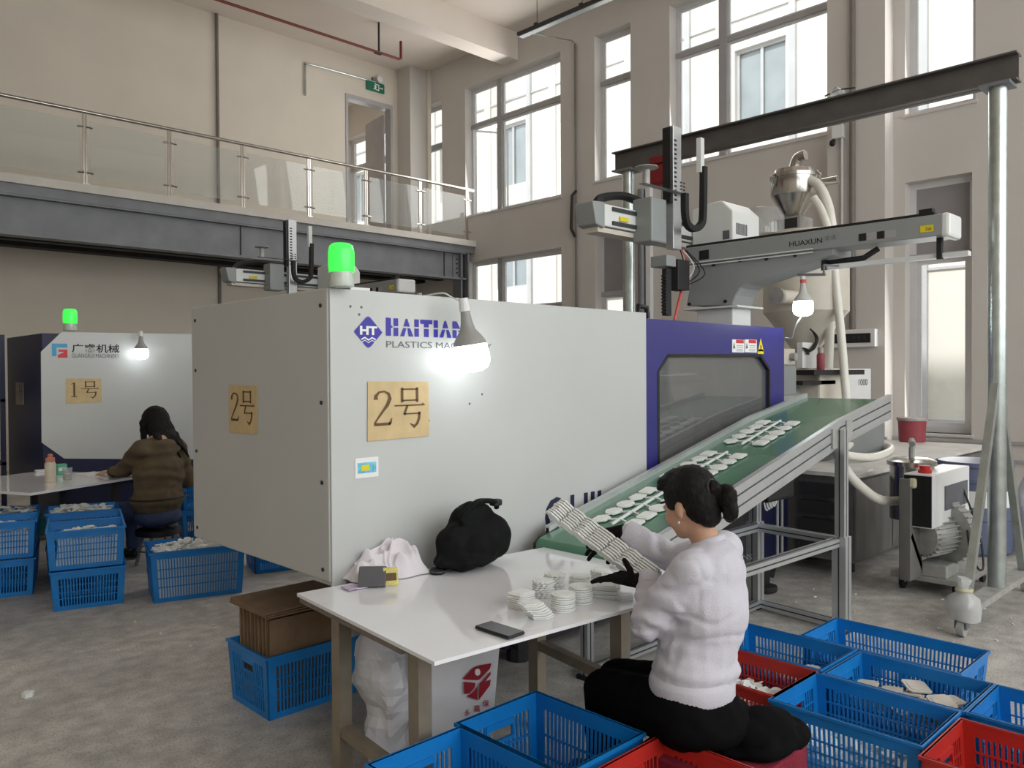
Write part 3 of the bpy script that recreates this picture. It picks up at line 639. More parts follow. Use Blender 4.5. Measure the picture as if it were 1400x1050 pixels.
# plate behind the beacon, jar of the rear loader
p = PY(494, 390, 3.35); pl = root('label_plate', (p.x, 3.35, 1.95), 'small grey label plate standing behind the green beacon', 'plate'); o = pl.location
MB(o).box((p.x-.06, 3.35, 1.95), (p.x+.05, 3.36, 2.02)).build('plate', 'robot_white', pl)
text_mb(MB(o), '||||', (p.x-.05, 3.349, 1.97), EXF, EZ, (0, 0, 0), .03, .05).build('print', 'ink_grey', pl)
p = PY(573, 400, 3.9); jr = root('loader_jar', (p.x, 3.9, 1.95), 'clear jar with steel cap on top of the white machine cover', 'jar'); o = jr.location
MB(o).lathe([(.07, 0), (.07, .07), (.065, .09)], o, 18).build('jar', 'clear_plastic', jr, True); MB(o).lathe([(.07, .08), (.068, .1), (.05, .115), (.02, .12), (.015, .135), (0, .135)], o, 18).build('cap', 'stainless', jr, True)
# ------------------------------------------------------------------ hanging bulbs
def bulb(tip, ax, k, label, body, cord, glow='bulb_glow'):
    """lamp with its base at tip, shining along ax"""
    tip = Vector(tip); b = root('hanging_bulb', tip, label, 'light bulb', 'hanging LED bulbs'); ax = Vector(ax).normalized()
    MB(tip).lathe([(.014*k, 0), (.016*k, .02*k), (.02*k, .05*k), (.026*k, .075*k), (.045*k, .1*k), (.055*k, .118*k), (.056*k, .125*k)], tip, 20, ax).build('heat_sink', body, b, True)
    MB(tip).lathe([(.056*k, .125*k), (.06*k, .15*k), (.06*k, .185*k), (.05*k, .205*k), (.03*k, .215*k), (0, .217*k)], tip, 20, ax).build('diffuser', glow, b, True)
    MB(tip).lathe([(.016*k, -.03*k), (.017*k, 0), (.016*k, .012*k)], tip, 12, ax).build('socket', 'pvc_white', b, True)
    MB(tip).lathe([(.0175*k, -.008*k), (.0182*k, .014*k)], tip, 12, ax).build('socket_ring', 'salmon' if glow != 'bulb_glow' else 'pvc_white', b)
    MB(tip).tube(spline([tip-ax*.02]+[Vector(c) for c in cord], 5), .004, 6).build('cord', 'cable_white', b, True)
t0 = PY(635, 420, MY-.13)
bulb(t0, (.14, -.05, -1), 1.36, 'large lit LED bulb hanging before the white machine cover', 'bulb_body_grey', [(t0.x-.01, MY-.05, 1.945), (t0.x-.03, MY-.01, 1.965), (t0.x-.06, MY+.1, 1.955)])
# ------------------------------------------------------------------ second machine behind
NX, NY = 2.12, 8.5
m1 = root('injection_moulding_machine', (4.2, 9.1, 0), 'dark blue moulding machine with large white panel behind the seated worker', 'machine'); off = m1.location
MB(off).box((NX, NY, .55), (5.9, NY+1.3, 1.995)).build('cover', 'mach_navy', m1, bevel=.006)
def hq(x, y): return PY(x, y, NY-.01)
pp = [hq(*q) for q in ((57, 605), (56, 481), (84, 454), (400, 459), (400, 629), (88, 627))]
MB(off).prism([(p.x, p.z) for p in pp], (0, NY-.012, 0), EXF, EZ, (0, .012, 0)).build('front_panel', 'mach_white', m1)
MB(off).box((NX+.2, NY+.15, .1), (8.2, NY+1.15, .6)).build('bed', 'mach_navy', m1)
MB(off).box((5.9, NY+.05, .6), (7.4, NY+1.2, 1.9)).build('guard', 'mach_navy', m1)
for x in (2.6, 5, 7.8):
    for y in (NY+.25, NY+1.05): MB(off).cyl((x, y, 0), (x, y, .1), .08, 10).build('levelling_foot', 'steel_dark', m1)
lgm = MB(off); o = hq(71, 489); e = hq(93, 470); w, h = (e.x-o.x), (e.z-o.z)
for poly in ([(0, .1), (.28, .1), (.28, .72), (.95, .72), (.95, 1), (.0, 1)],): lgm.add([Vector((o.x+u*w, NY-.0135, o.z+v*h)) for u, v in poly], [tuple(range(len(poly)))])
lgm.build('emblem', 'logo_cyan', m1)
lgm = MB(off); poly = [(.35, 0), (.95, 0), (.95, .58), (.4, .58), (.4, .42), (.7, .42), (.7, .36), (.35, .2)]; lgm.add([Vector((o.x+u*w, NY-.0135, o.z+v*h)) for u, v in poly], [tuple(range(len(poly)))])
lgm.build('emblem_accent', 'logo_red', m1)
o = hq(98, 482); e = hq(163, 471); text_mb(MB(off), '广睿机械', (o.x, NY-.0135, o.z), EXF, EZ, (0, 0, 0), e.z-o.z, e.x-o.x, bold=.012).build('brand_lettering', 'ink_black', m1)
o = hq(98, 489); e = hq(163, 484); text_mb(MB(off), 'GUANGRUI MACHINERY', (o.x, NY-.0135, o.z), EXF, EZ, (0, 0, 0), e.z-o.z, e.x-o.x).build('sub_lettering', 'ink_grey', m1)
sign('tan paper sign reading 1 号 on the panel behind the seated worker', hq(89.5, 518), hq(139, 550.5), EXF, NF, one)
A, B_ = PX(22, 523, NX), PX(33, 554, NX); sign('faded narrow paper sign on the dark end of the far machine', A, B_, EXL, NL, None, 'tube_beige')
beacon(tuple(PY(96, 452, NY+.12)*1.0), 1.15, 'green beacon lamp on top of the far dark blue machine')
t1 = hq(186, 458); t1.y = NY-.14
bulb(t1, (0, -.02, -1), 1.15, 'small lit LED bulb above the long-haired seated worker', 'bulb_body_grey', [(t1.x, NY-.08, 1.99), (t1.x, NY+.02, 2.01), (t1.x-.05, NY+.2, 2.0)])
# ================================================================== take-out robots on the machines
def robot(label):
    RX = 5.6                                       # face of the traverse beam that looks towards the work table
    r = root('take_out_robot', (5.7, 3.6, 1.95), label, 'robot'); off = r.location
    # pedestal and curved bracket (profile in the Y-Z plane)
    prof = [(938, 418), (1001, 418), (1006, 404), (1012, 394), (1021, 388), (1045, 380), (1082, 367), (1140, 348), (1140, 336), (948, 362)]
    pr = [PX(x, y, RX) for x, y in prof]
    MB(off).prism([(p.y, p.z) for p in pr], (RX, 0, 0), (0, 1, 0), EZ, (.3, 0, 0)).build('bracket', 'robot_grey', r, bevel=.012)
    a, b_ = PX(938, 425, RX), PX(1012, 417, RX); MB(off).box((RX-.04, b_.y, a.z), (RX+.36, a.y, b_.z)).build('flange', 'robot_white', r, bevel=.004)
    c_ = PX(951, 440, RX); d_ = PX(1000, 440, RX); MB(off).box((RX+.02, d_.y, 1.92), (RX+.3, c_.y, a.z)).build('pedestal', 'robot_white', r, bevel=.01)
    for x, y in ((943, 416), (992, 412), (976, 362), (1012, 356), (1048, 354), (1087, 349)): q = PX(x, y, RX); MB(off).cyl((RX-.012, q.y, q.z), (RX, q.y, q.z), .014, 8).build('bolt', 'black', r)
    # traverse beam
    e, f_ = PX(1300, 296, RX), PX(938, 345, RX); zt = 2.6; zb = 2.46
    MB(off).box((RX-.02, e.y+.04, zb), (RX+.22, f_.y, zt)).build('traverse_beam', 'robot_grey', r, bevel=.008)
    MB(off).box((RX-.022, e.y, zb-.01), (RX+.222, e.y+.06, zt+.005)).build('end_cap', 'robot_white', r, bevel=.02)
    MB(off).box((RX+.0, e.y+.1, zt), (RX+.05, f_.y, zt+.02)).build('cable_chain', 'black', r)
    for z in (zb+.012, zb-.012): MB(off).box((RX-.026, e.y+.9, z-.005), (RX-.02, f_.y, z+.004)).build('rail_strip', 'robot_white', r)
    MB(off).box((RX+.02, e.y+.12, zt+.02), (RX+.08, e.y+.2, zt+.05)).build('stop_block', 'black', r)
    # lettering and plates on the beam
    o = PX(1079, 337.5, RX-.022); t_ = PX(1079, 330.5, RX-.022); w_ = PX(1124, 331, RX-.022)
    text_mb(MB(off), 'HUAXUN', (RX-.0215, o.y, o.z), EXL, EZ, (0, 0, 0), t_.z-o.z, o.y-w_.y, bold=.01).build('brand_lettering', 'ink_black', r)
    text_mb(MB(off), '华讯', (RX-.0215, w_.y-.02, o.z+.01), EXL, EZ, (0, 0, 0), t_.z-o.z, .08).build('sub_lettering', 'ink_grey', r)
    for x0, x1, mt in ((1174, 1184, 'ink_black'), (1185, 1198, 'frame_grey'), (1199, 1209, 'ink_black'), (1210, 1225, 'frame_grey')):
        a, b_ = PX(x0, 316, RX-.022), PX(x1, 328, RX-.022); MB(off).box((RX-.0225, b_.y, 2.485), (RX-.0205, a.y, 2.535)).build('caution_plate', mt, r)
    a, b_ = PX(1258, 309, RX-.022), PX(1276, 316, RX-.022); MB(off).box((RX-.0225, b_.y, b_.z), (RX-.0205, a.y, a.z)).build('yellow_tag', 'yellow', r)
    text_mb(MB(off), '2#', (RX-.0235, a.y-.03, b_.z+.008), EXL, EZ, (0, 0, 0), .02, .04).build('tag_lettering', 'ink_black', r)
    a, b_ = PX(956, 343, RX-.022), PX(969, 354, RX-.022); MB(off).box((RX-.0225, b_.y, b_.z), (RX-.0205, a.y, a.z)).build('rating_plate', 'ink_black', r)
    # lower cable tray
    a, b_ = PX(1126, 360, RX+.1), PX(1325, 348, RX+.1); MB(off).box((RX+.08, b_.y, 2.33), (RX+.14, a.y, 2.36)).build('cable_tray', 'robot_white', r)
    for x in (1127, 1285): q = PX(x, 350, RX+.08); MB(off).box((RX+.06, q.y-.015, 2.32), (RX+.1, q.y+.015, zb)).build('tray_hanger', 'black', r)
    c0, c1 = PX(1130, 356, RX+.1), PX(1200, 346, RX+.1); MB(off).tube([(RX+.11, c0.y, 2.375), (RX+.11, c1.y+.1, 2.385), (RX+.11, c1.y, 2.44)], .02, 6).build('tray_chain', 'black', r)
    # control box
    q0, q1 = PX(946, 330, RX+.12), PX(1002, 330, RX+.12); zc = 2.62; hx = RX+.12
    MB(off).prism([(q1.y, zc), (q0.y, zc), (q0.y, 2.93), (q0.y-.2, 2.965), (q1.y+.1, 2.965), (q1.y, 2.87)], (hx, 0, 0), (0, 1, 0), EZ, (.42, 0, 0)).build('control_box', 'robot_white', r, bevel=.012)
    v = MB(off)
    for k in range(8): v.box((hx+.05+.022*k, q1.y-.002, zc+.07), (hx+.062+.022*k, q1.y, zc+.16))
    stuff(v.build('vent', 'steel_dark', r))
    MB(off).prism([(q1.y+.03, zc+.03), (q1.y+.09, zc+.03), (q1.y+.09, zc+.1), (q1.y+.03, zc+.1)], (hx-.002, 0, 0), (0, 1, 0), EZ, (.002, 0, 0)).build('data_plate', 'ink_grey', r)
    # cross arm (along X) on the carriage
    CY = 3.75; a = PY(822, 277, CY); b_ = PY(829, 309, CY); hl = a.z-b_.z; x0 = PY(826, 290, CY).x; x1 = RX+.5
    MB(off).box((x0, CY, b_.z), (x1, CY+.16, a.z)).build('cross_arm', 'robot_white', r, bevel=.008)
    MB(off).prism([(x0-.1, b_.z-.0), (x0, b_.z-.02), (x0, a.z+.01), (x0-.14, a.z-.0)], (0, CY-.01, 0), EXF, EZ, (0, .18, 0)).build('arm_end_cap', 'robot_grey', r, bevel=.01)
    for z in (a.z-.03, b_.z+.03): MB(off).box((x0+.09, CY-.014, z-.014), (x1, CY, z+.014)).build('linear_rail', 'alu_dark', r)
    MB(off).box((x0-.05, CY+.02, b_.z-.045), (x1-.3, CY+.15, b_.z-.01)).build('arm_tray', 'hopper_cream', r)
    g0 = PY(846, 299, CY); MB(off).box((g0.x, CY-.0155, g0.z-.018), (g0.x+.1, CY-.0005, g0.z+.014)).build('tag', 'yellow', r)
    MB(off).tube(spline([(x0+.02, CY+.1, a.z+.0), (x0+.1, CY+.1, a.z+.07), (x0+.35, CY+.1, a.z+.12), (x0+.6, CY+.1, a.z+.1)], 5), .035, 6).build('drag_chain', 'black', r, True)
    # vertical arm, block and cable loop
    VY = 3.6
    def vq(x, y): return PY(x, y, VY)
    a, b_ = vq(891, 268), vq(912, 333); MB(off).box((a.x, VY, b_.z), (b_.x, VY+.18, a.z)).build('slide_block', 'robot_grey', r, bevel=.012)
    a, b_ = vq(913, 170), vq(929, 342); MB(off).box((a.x+.04, VY-.02, b_.z), (b_.x, VY+.05, a.z)).build('vertical_arm', 'alu', r, bevel=.004)
    va = MB(off).box((a.x, VY-.02, b_.z+.35), (a.x+.035, VY+.05, a.z-.02)).build('toothed_belt', 'black', r)
    h = MB(off)
    for k in range(14): h.box((a.x+.055, VY-.022, a.z-.12-k*.035), (a.x+.085, VY-.02, a.z-.105-k*.035))
    stuff(h.build('slots', 'steel_dark', r))
    a, b_ = vq(869, 252), vq(930, 268); MB(off).box((a.x, VY-.08, b_.z), (b_.x, VY-.02, a.z)).build('cable_bracket', 'robot_grey', r, bevel=.004)
    h = MB(off)
    for i in range(3):
        for j in range(2): h.box((b_.x-.12+.04*j, VY-.082, b_.z+.015+.026*i), (b_.x-.095+.04*j, VY-.08, b_.z+.027+.026*i))
    stuff(h.build('bracket_slots', 'steel_dark', r))
    q = vq(876, 245); MB(off).cyl((q.x, VY-.05, q.z-.05), (q.x, VY-.05, q.z+.06), .028, 12).build('sensor_post', 'cast_grey', r, True)
    MB(off).lathe([(.03, 0), (.09, .012), (.085, .02), (.02, .02)], (q.x, VY-.05, q.z+.06), 14).build('sensor_cap', 'cast_grey', r, True)
    lp = [vq(918, 268), vq(918.5, 296), vq(922, 310), vq(931, 316), vq(940, 310), vq(943, 296), vq(944, 232)]
    ch = MB(off); P = spline([(p.x, VY-.12, p.z) for p in lp], 7)
    for p, q in zip(P, P[1:]): ch.bar(p, q, .045, .045, (0, 1, 0))
    ch.build('cable_loop', 'rubber', r)
    a, b_ = vq(940, 192), vq(945, 240); MB(off).box((a.x, VY-.12, b_.z), (b_.x, VY-.08, a.z)).build('chain_guide', 'robot_white', r)
    # gripper head
    a, b_ = vq(904, 349), vq(917, 366); MB(off).box((a.x, VY-.05, b_.z), (b_.x, VY+.1, a.z)).build('wrist_cover', 'robot_grey', r, bevel=.006)
    a, b_ = vq(918, 355), vq(934, 398); MB(off).box((a.x, VY-.06, b_.z), (b_.x, VY+.06, a.z)).build('gripper_block', 'steel_dark', r, bevel=.004)
    a, b_ = vq(908, 367), vq(915, 432); rk = MB(off).box((a.x, VY-.02, b_.z), (b_.x, VY+.02, a.z))
    for k in range(12): rk.box((a.x-.012, VY-.02, b_.z+.02+.025*k), (a.x, VY+.02, b_.z+.032+.025*k))
    rk.build('gripper_rack', 'steel_dark', r)
    q0, q1, q2 = vq(933, 392), vq(928, 412), vq(922, 438); MB(off).tube(spline([q0, q1, q2], 5), .012, 6).build('air_hose', 'salmon', r, True)
    for k in range(5):
        q0, q1, q2 = vq(930+2*k, 342), vq(934+3*k, 360+4*k), vq(926+2*k, 392); MB(off).tube(spline([q0, q1+Vector((0, -.03*k, 0)), q2], 5), .005, 5).build('wire', ('black', 'salmon', 'cable_white', 'black', 'steel_dark')[k], r, True)
    return r
rb = robot('grey take-out robot on the white and blue machine, arm tagged 2#')
r2 = copy_tree(rb); r2['label'] = 'take-out robot half hidden behind the white machine cover, on the far machine'; r2.location = rb.location + Vector((-.08, 5.75, .075))
for o in (rb, r2): o['group'] = 'take-out robots'
# ------------------------------------------------------------------ gantry crane of H-beam and poles
GX, GY1, GY2 = 5.99, 1.58, 4.75
g = root('gantry_crane', (GX, 2.9, 0), 'grey steel H-beam gantry crane on galvanised poles and casters', 'gantry crane'); off = g.location
b = MB(off); zb, zt = 3.46, 3.64
b.box((GX-.06, GY1-.12, zb), (GX+.06, GY2, zb+.012)); b.box((GX-.06, GY1-.12, zt-.012), (GX+.06, GY2, zt)); b.box((GX-.006, GY1-.12, zb), (GX+.006, GY2, zt))
b.build('beam', 'gantry_steel', g)
for gy in (GY1, GY2-.15):
    MB(off).box((GX-.09, gy-.09, zb-.02), (GX+.09, gy+.09, zb)).build('cap_plate', 'steel_grey', g)
    MB(off).cyl((GX, gy, .16), (GX, gy, zb-.02), .055, 20).build('pole', 'galv', g, True)
    MB(off).cyl((GX, gy, 1.32), (GX, gy, 1.36), .06, 20).build('pole_collar', 'galv', g, True)
    ft = MB(off).box((GX-.69, gy-.055, .13), (GX+.74, gy+.055, .17)).build('foot_beam', 'cast_grey', g)
    for s in (-1, 1):
        MB(off).bar((GX+s*.04, gy-.0, 1.5), (GX+s*.62, gy-.0, .17), .045, .05).build('brace', 'galv', g)
        cx = GX+s*.7
        MB(off).cyl((cx, gy-.02, .05), (cx, gy+.02, .05), .05, 16).build('caster_wheel', 'cast_grey', g, True)
        for q in (-.031, .031): MB(off).box((cx-.03, gy+q-.004, .05), (cx+.03, gy+q+.004, .13)).build('caster_fork', 'steel_grey', g)
q = PX(905, 228, GX); MB(off).box((GX-.09, q.y-.12, q.z-.18), (GX+.09, q.y+.1, q.z+.02)).build('chain_hoist', 'hoist_red', g, bevel=.03)
MB(off).box((GX-.1, q.y-.09, zb-.03), (GX+.1, q.y+.07, zb+.04)).build('trolley', 'hoist_red', g, bevel=.01)
MB(off).cyl((GX, q.y, q.z-.17), (GX, q.y, 2.95), .008, 6).build('chain', 'steel_grey', g)
q = PX(1146, 137, GX); MB(off).cyl((GX-.07, q.y, zt+.03), (GX+.05, q.y, zt+.035), .035, 12).build('beam_pulley', 'clear_plastic', g, True)
MB(off).tube([(GX-.05, q.y+.08, zt+.02), (GX, q.y, zt+.06), (GX+.02, q.y-.12, zt+.05)], .006, 5).build('beam_wire', 'steel_dark', g)
# plastic bag tied round the near brace
bg = root('tied_bag', (GX-.66, GY1, .1), 'clear plastic bag tied round the foot of the gantry brace', 'bag'); o = bg.location
m = MB(o).lathe([(.05, .08), (.085, .1), (.095, .16), (.08, .22), (.04, .26), (.03, .285), (.045, .33), (.04, .34)], (GX-.66, GY1, .0), 16)
m.v = [p+Vector((noise.noise(p*14)*.022, noise.noise(p*14+Vector((5, 1, 2)))*.022, noise.noise(p*9)*.015)) for p in m.v]; m.build('film', 'film_haze', bg, True)
MB(o).tube([(GX-.66+.04*math.cos(a), GY1+.04*math.sin(a), .272) for a in [k*math.pi/6 for k in range(13)]], .012, 6).build('tie', 'tape', bg, True)
# ------------------------------------------------------------------ injection unit behind the guard
iu = root('injection_unit', (7.2, 3.5, 0), 'injection barrel unit with dusty steel cabinet behind the conveyor', 'machine'); off = iu.location
CYF = 2.58
a = PY(1170, 652, CYF); b_ = PY(1240, 640, CYF)
MB(off).box((6.16, CYF+.02, .12), (9.4, 3.9, .78)).build('cabinet', 'dusty_steel', iu)
for x0, x1 in ((6.17, 6.88), (6.9, 7.6), (7.62, 9.38)): MB(off).box((x0, CYF, .14), (x1, CYF+.02, .75)).build('cabinet_door', 'dusty_steel', iu, bevel=.004)
MB(off).box((6.12, CYF-.03, .78), (9.45, 3.95, .81)).build('cabinet_top', 'dusty_white', iu)
q = PY(1190, 645, CYF); MB(off).box((q.x-.06, CYF-.004, q.z-.03), (q.x+.04, CYF, q.z+.02)).build('name_plate', 'white_print', iu)
for x in (6.4, 8.2): 
    for y in (2.75, 3.8): MB(off).cyl((x, y, 0), (x, y, .12), .06, 10).build('levelling_foot', 'steel_dark', iu)
for k in range(4): MB(off).box((6.1, 2.72+.0*k, .2+.14*k), (6.16, 3.0, .3+.14*k)).build('vent_grille', 'steel_dark', iu)
MB(off).box((5.75, 3.15, .81), (8.2, 3.85, 1.15)).build('carriage', 'mach_grey', iu, bevel=.01)
MB(off).cyl((5.7, 3.5, 1.35), (7.4, 3.5, 1.35), .14, 18).build('barrel', 'cast_grey', iu, True)
MB(off).box((6.9, 3.2, 1.15), (7.5, 3.8, 1.62)).build('feed_block', 'hopper_cream', iu, bevel=.02)
# shelf, boxes and clutter just beyond the guard
def iq(x, y, Y=3.2): return PY(x, y, Y)
a, b_ = iq(1071, 500, 3.0), iq(1089, 540, 3.0); bx = MB(off).box((a.x, 3.0, b_.z), (b_.x, 3.2, a.z)).build('terminal_box', 'mach_grey', iu, bevel=.008)
a, b_ = iq(1161, 504, 3.3), iq(1191, 541, 3.3); MB(off).box((a.x, 3.3, b_.z-.1), (b_.x, 3.6, a.z)).build('white_cabinet', 'pvc_white', iu, bevel=.008)
o = iq(1174, 527, 3.298); e = iq(1186, 518, 3.298); text_mb(MB(off), '1000', (o.x, 3.298, o.z), EXF, EZ, (0, 0, 0), e.z-o.z, e.x-o.x).build('cabinet_lettering', 'ink_black', iu)
a, b_ = iq(1090, 506, 3.25), iq(1160, 512, 3.25); MB(off).box((a.x, 3.1, b_.z), (b_.x, 3.35, a.z)).build('shelf', 'black', iu)
p3_ = [iq(*q, 3.24) for q in ((1135, 511), (1153, 511), (1153, 538), (1148, 538))]; MB(off).prism([(p.x, p.z) for p in p3_], (0, 3.22, 0), EXF, EZ, (0, .03, 0)).build('shelf_bracket', 'black', iu)
a, b_ = iq(1090, 521, 3.25), iq(1135, 525, 3.25); MB(off).box((a.x, 3.2, b_.z), (b_.x, 3.3, a.z)).build('rail', 'black', iu)
a, b_ = iq(1097, 468, 3.32), iq(1127, 503, 3.32); MB(off).box((a.x, 3.32, b_.z), (b_.x-.12, 3.37, a.z)).build('heater_cover', 'pvc_white', iu)
a, b_ = iq(1074, 476, 3.3), iq(1095, 499, 3.3); MB(off).box((a.x, 3.35, b_.z), (b_.x, 3.5, a.z)).build('nozzle_guard', 'hopper_cream', iu, bevel=.01)
q = iq(1084, 488, 3.33); MB(off).cyl((q.x, 3.3, q.z), (q.x, 3.36, q.z), .035, 14).build('gauge', 'cast_grey', iu, True)
for k in range(5):
    pts = [iq(1108+2*k, 450+2*k, 3.3), iq(1118-k, 462+2*k, 3.3), iq(1112-2*k, 478+k, 3.3), iq(1098+2*k, 476+2*k, 3.3)]; MB(off).tube(spline(pts, 6), .008, 5).build('cable', 'black', iu, True)
bt = root('bottle', iq(1122, 506, 3.2), 'small red spray bottle with grey cap on the black shelf', 'bottle'); o = bt.location
MB(o).lathe([(.03, 0), (.034, .01), (.034, .13), (.025, .15)], o, 14).build('body', 'bucket_red', bt, True); MB(o).lathe([(.024, .15), (.026, .2), (0, .2)], o, 14).build('cap', 'cast_grey', bt, True)
# ------------------------------------------------------------------ hopper dryer and loader
HX, HY = 7.2, 3.48
hd = root('hopper_dryer', (HX, HY, 1.62), 'cream hopper dryer above the injection barrel', 'hopper'); off = hd.location
zl = PX(1090, 314, HX-.3).z
MB(off).lathe([(.07, 1.62-1.62+.0), (.08, .12), (.36, .5), (.38, .52), (.38, zl-1.62-.06), (.4, zl-1.62-.05), (.4, zl-1.62), (.1, zl-1.62+.03)], (HX, HY, 1.62), 28).build('body', 'hopper_cream', hd, True)
MB(off).cyl((HX-.38, HY-.1, 2.25), (HX-.62, HY-.05, 2.25), .06, 14).build('air_inlet', 'hopper_cream', hd, True)
MB(off).cyl((HX-.62, HY-.05, 2.25), (HX-.66, HY-.05, 2.25), .075, 14).build('inlet_flange', 'cast_grey', hd, True)
vl = root('vacuum_loader', (HX, HY, zl), 'stainless vacuum loader cone with hose on top of the hopper', 'hopper loader'); off = vl.location
c = PX(1085, 300, HX); LY = c.y; zl2 = zl+.035
MB(off).box((HX-.13, LY-.13, zl2), (HX+.13, LY+.13, zl2+.13)).build('stand', 'cast_grey', vl, bevel=.01); MB(off).box((HX-.135, LY-.1, zl2+.02), (HX-.13, LY+.1, zl2+.11)).build('stand_window', 'steel_dark', vl)
MB(off).lathe([(.08, .13), (.09, .16), (.2, .33), (.205, .34), (.205, .5), (.215, .5), (.215, .53), (.18, .54), (.17, .58), (.05, .59)], (HX, LY, zl2), 24).build('cone', 'stainless', vl, True)
for a in (.6, 2.7, 4.8): MB(off).tube([(HX+.21*math.cos(a), LY+.21*math.sin(a), zl2+.54), (HX+.25*math.cos(a), LY+.25*math.sin(a), zl2+.5), (HX+.22*math.cos(a), LY+.22*math.sin(a), zl2+.42)], .014, 6).build('clip', 'chrome', vl, True)
MB(off).cyl((HX, LY-.2, zl2+.42), (HX, LY-.42, zl2+.42), .035, 12).build('side_port', 'stainless', vl, True)
MB(off).tube(spline([(HX, LY, zl2+.58), (HX, LY-.04, zl2+.68), (HX, LY-.12, zl2+.7)], 5), .05, 10).build('top_elbow', 'stainless', vl, True)
MB(off).lathe([(.2, 0), (.2, .16), (.15, .24), (.05, .27)], (HX-.35, HY+.25, zl-.02), 18).build('sight_dome', 'clear_plastic', vl, True)
def hose(pts, r, name, mt, label, cat='hose', n=10):
    P = spline(pts, 8); h = tag(MB(P[0]).tube(P, r, n).build(name, mt, None, True), label, cat); h.location = P[0]; return h
HXh = HX-.05
hp = [PX(x, y, HXh) for x, y in ((1098, 245), (1118, 252), (1132, 280), (1138, 315), (1139, 345), (1137, 400), (1134, 460), (1131, 550))]
hose(hp, .042, 'material_hose', 'hose_cream', 'cream suction hose looping from the steel loader down behind the conveyor')
hp = [PX(x, y, HXh-.1) for x, y in ((1112, 270), (1124, 290), (1136, 330), (1144, 400), (1151, 470), (1158, 560), (1160, 600))]
hose(hp, .036, 'material_hose', 'hose_cream', 'second cream suction hose hanging past the breaker box')
# the bulb hung on the robot bracket
t2 = PX(1098, 384, 5.45)
bulb(t2, (0, 0, -1), 1.15, 'lit white LED bulb hanging under the robot beam', 'bulb_body', [(t2.x+.02, t2.y-.02, t2.z+.05), (t2.x+.05, t2.y-.08, t2.z+.06), (t2.x+.15, t2.y-.15, t2.z+.08)], 'bulb_glow_bright')
ge = PY(1072, 462, MY); hose([t2-Vector((0, 0, .235)), t2+Vector((0, .06, -.32)), lerp(t2-Vector((0, 0, .4)), ge, .6), ge+Vector((0, -.01, 0))], .006, 'bulb_cable', 'cable_white', 'thin white cable from the bulb under the robot beam to the blue guard', 'cable', 6)
MBo = PX(1098, 382, 5.45); br = tag(MB(MBo).bar((5.45, MBo.y+.04, MBo.z+.035), (5.45, MBo.y-.16, MBo.z+.02), .015, .018).bar((5.45, MBo.y-.15, MBo.z+.02), (5.45, MBo.y-.15, 2.33), .012, .012).bar((5.45, MBo.y-.15, 2.33), (5.7, MBo.y-.15, 2.345), .012, .012).build('lamp_bracket', 'steel_grey'), 'thin grey metal bracket holding the bulb under the robot beam', 'bracket'); br.location = MBo
# ------------------------------------------------------------------ vacuum pump on its trolley
PXc, PYc = 6.42, 2.05
vp = root('vacuum_pump', (PXc, PYc, 0), 'dusty vacuum pump trolley with finned blower and red emergency button', 'pump'); off = vp.location
MB(off).box((6.1, 1.82, .09), (6.85, 2.3, .13)).build('base_plate', 'cast_grey', vp, bevel=.004)
for x in (6.18, 6.77):
    for y in (1.88, 2.24): MB(off).cyl((x, y-.015, .045), (x, y+.015, .045), .045, 12).build('caster', 'rubber', vp, True); MB(off).box((x-.02, y-.025, .05), (x+.02, y+.025, .09)).build('caster_fork', 'steel_grey', vp)
def uq(x, y, Y): return PY(x, y, Y)
a, b_ = uq(1241, 655, 2.1), uq(1257, 770, 2.1); MB(off).box((a.x, 2.08, .13), (b_.x, 2.16, a.z)).build('post', 'dusty_steel', vp, bevel=.006)
MB(off).bar((a.x+.02, 2.11, .45), (6.13, 2.11, .15), .06, .04).build('post_brace', 'steel_dark', vp)
q = uq(1262, 700, 2.12); ztop = uq(1262, 634, 2.12).z; zbot = uq(1262, 716, 2.12).z; fx = q.x+.06
MB(off).lathe([(.05, zbot), (.15, zbot+.02), (.15, ztop-.02), (.17, ztop-.02), (.17, ztop+.01), (.12, ztop+.03), (.03, ztop+.035)], (fx, 2.22, 0), 24).build('filter_canister', 'stainless', vp, True)
MB(off).tube([(fx, 2.22, ztop+.02), (fx, 2.22, ztop+.1), (fx+.03, 2.22, ztop+.14), (fx-.0, 2.22, ztop+.16), (fx-.05, 2.2, ztop+.14)], .022, 8).build('lift_eye', 'cast_grey', vp, True)
MB(off).box((a.x-.0, 2.05, ztop-.14), (a.x+.12, 2.1, ztop-.07)).build('clamp', 'tape', vp, bevel=.015)
a, b_ = uq(1275, 650, 1.95), uq(1323, 705, 1.95); x0 = uq(1303, 660, 1.95).x
MB(off).box((a.x, 1.95, b_.z+.0), (b_.x+.04, 2.14, a.z)).build('control_box', 'pvc_white', vp, bevel=.006)
MB(off).box((a.x-.006, 1.955, b_.z+.01), (a.x, 2.135, a.z-.01)).build('box_side', 'black', vp)
MB(off).box((a.x+.24, 1.944, b_.z+.1), (b_.x-.02, 1.95, a.z-.1)).build('keypad', 'ink_grey', vp)
MB(off).lathe([(.045, 0), (.045, .02), (.035, .025), (.035, .05), (0, .052)], (a.x+.12, 2.04, a.z), 14).build('emergency_button', 'red_sign', vp, True)
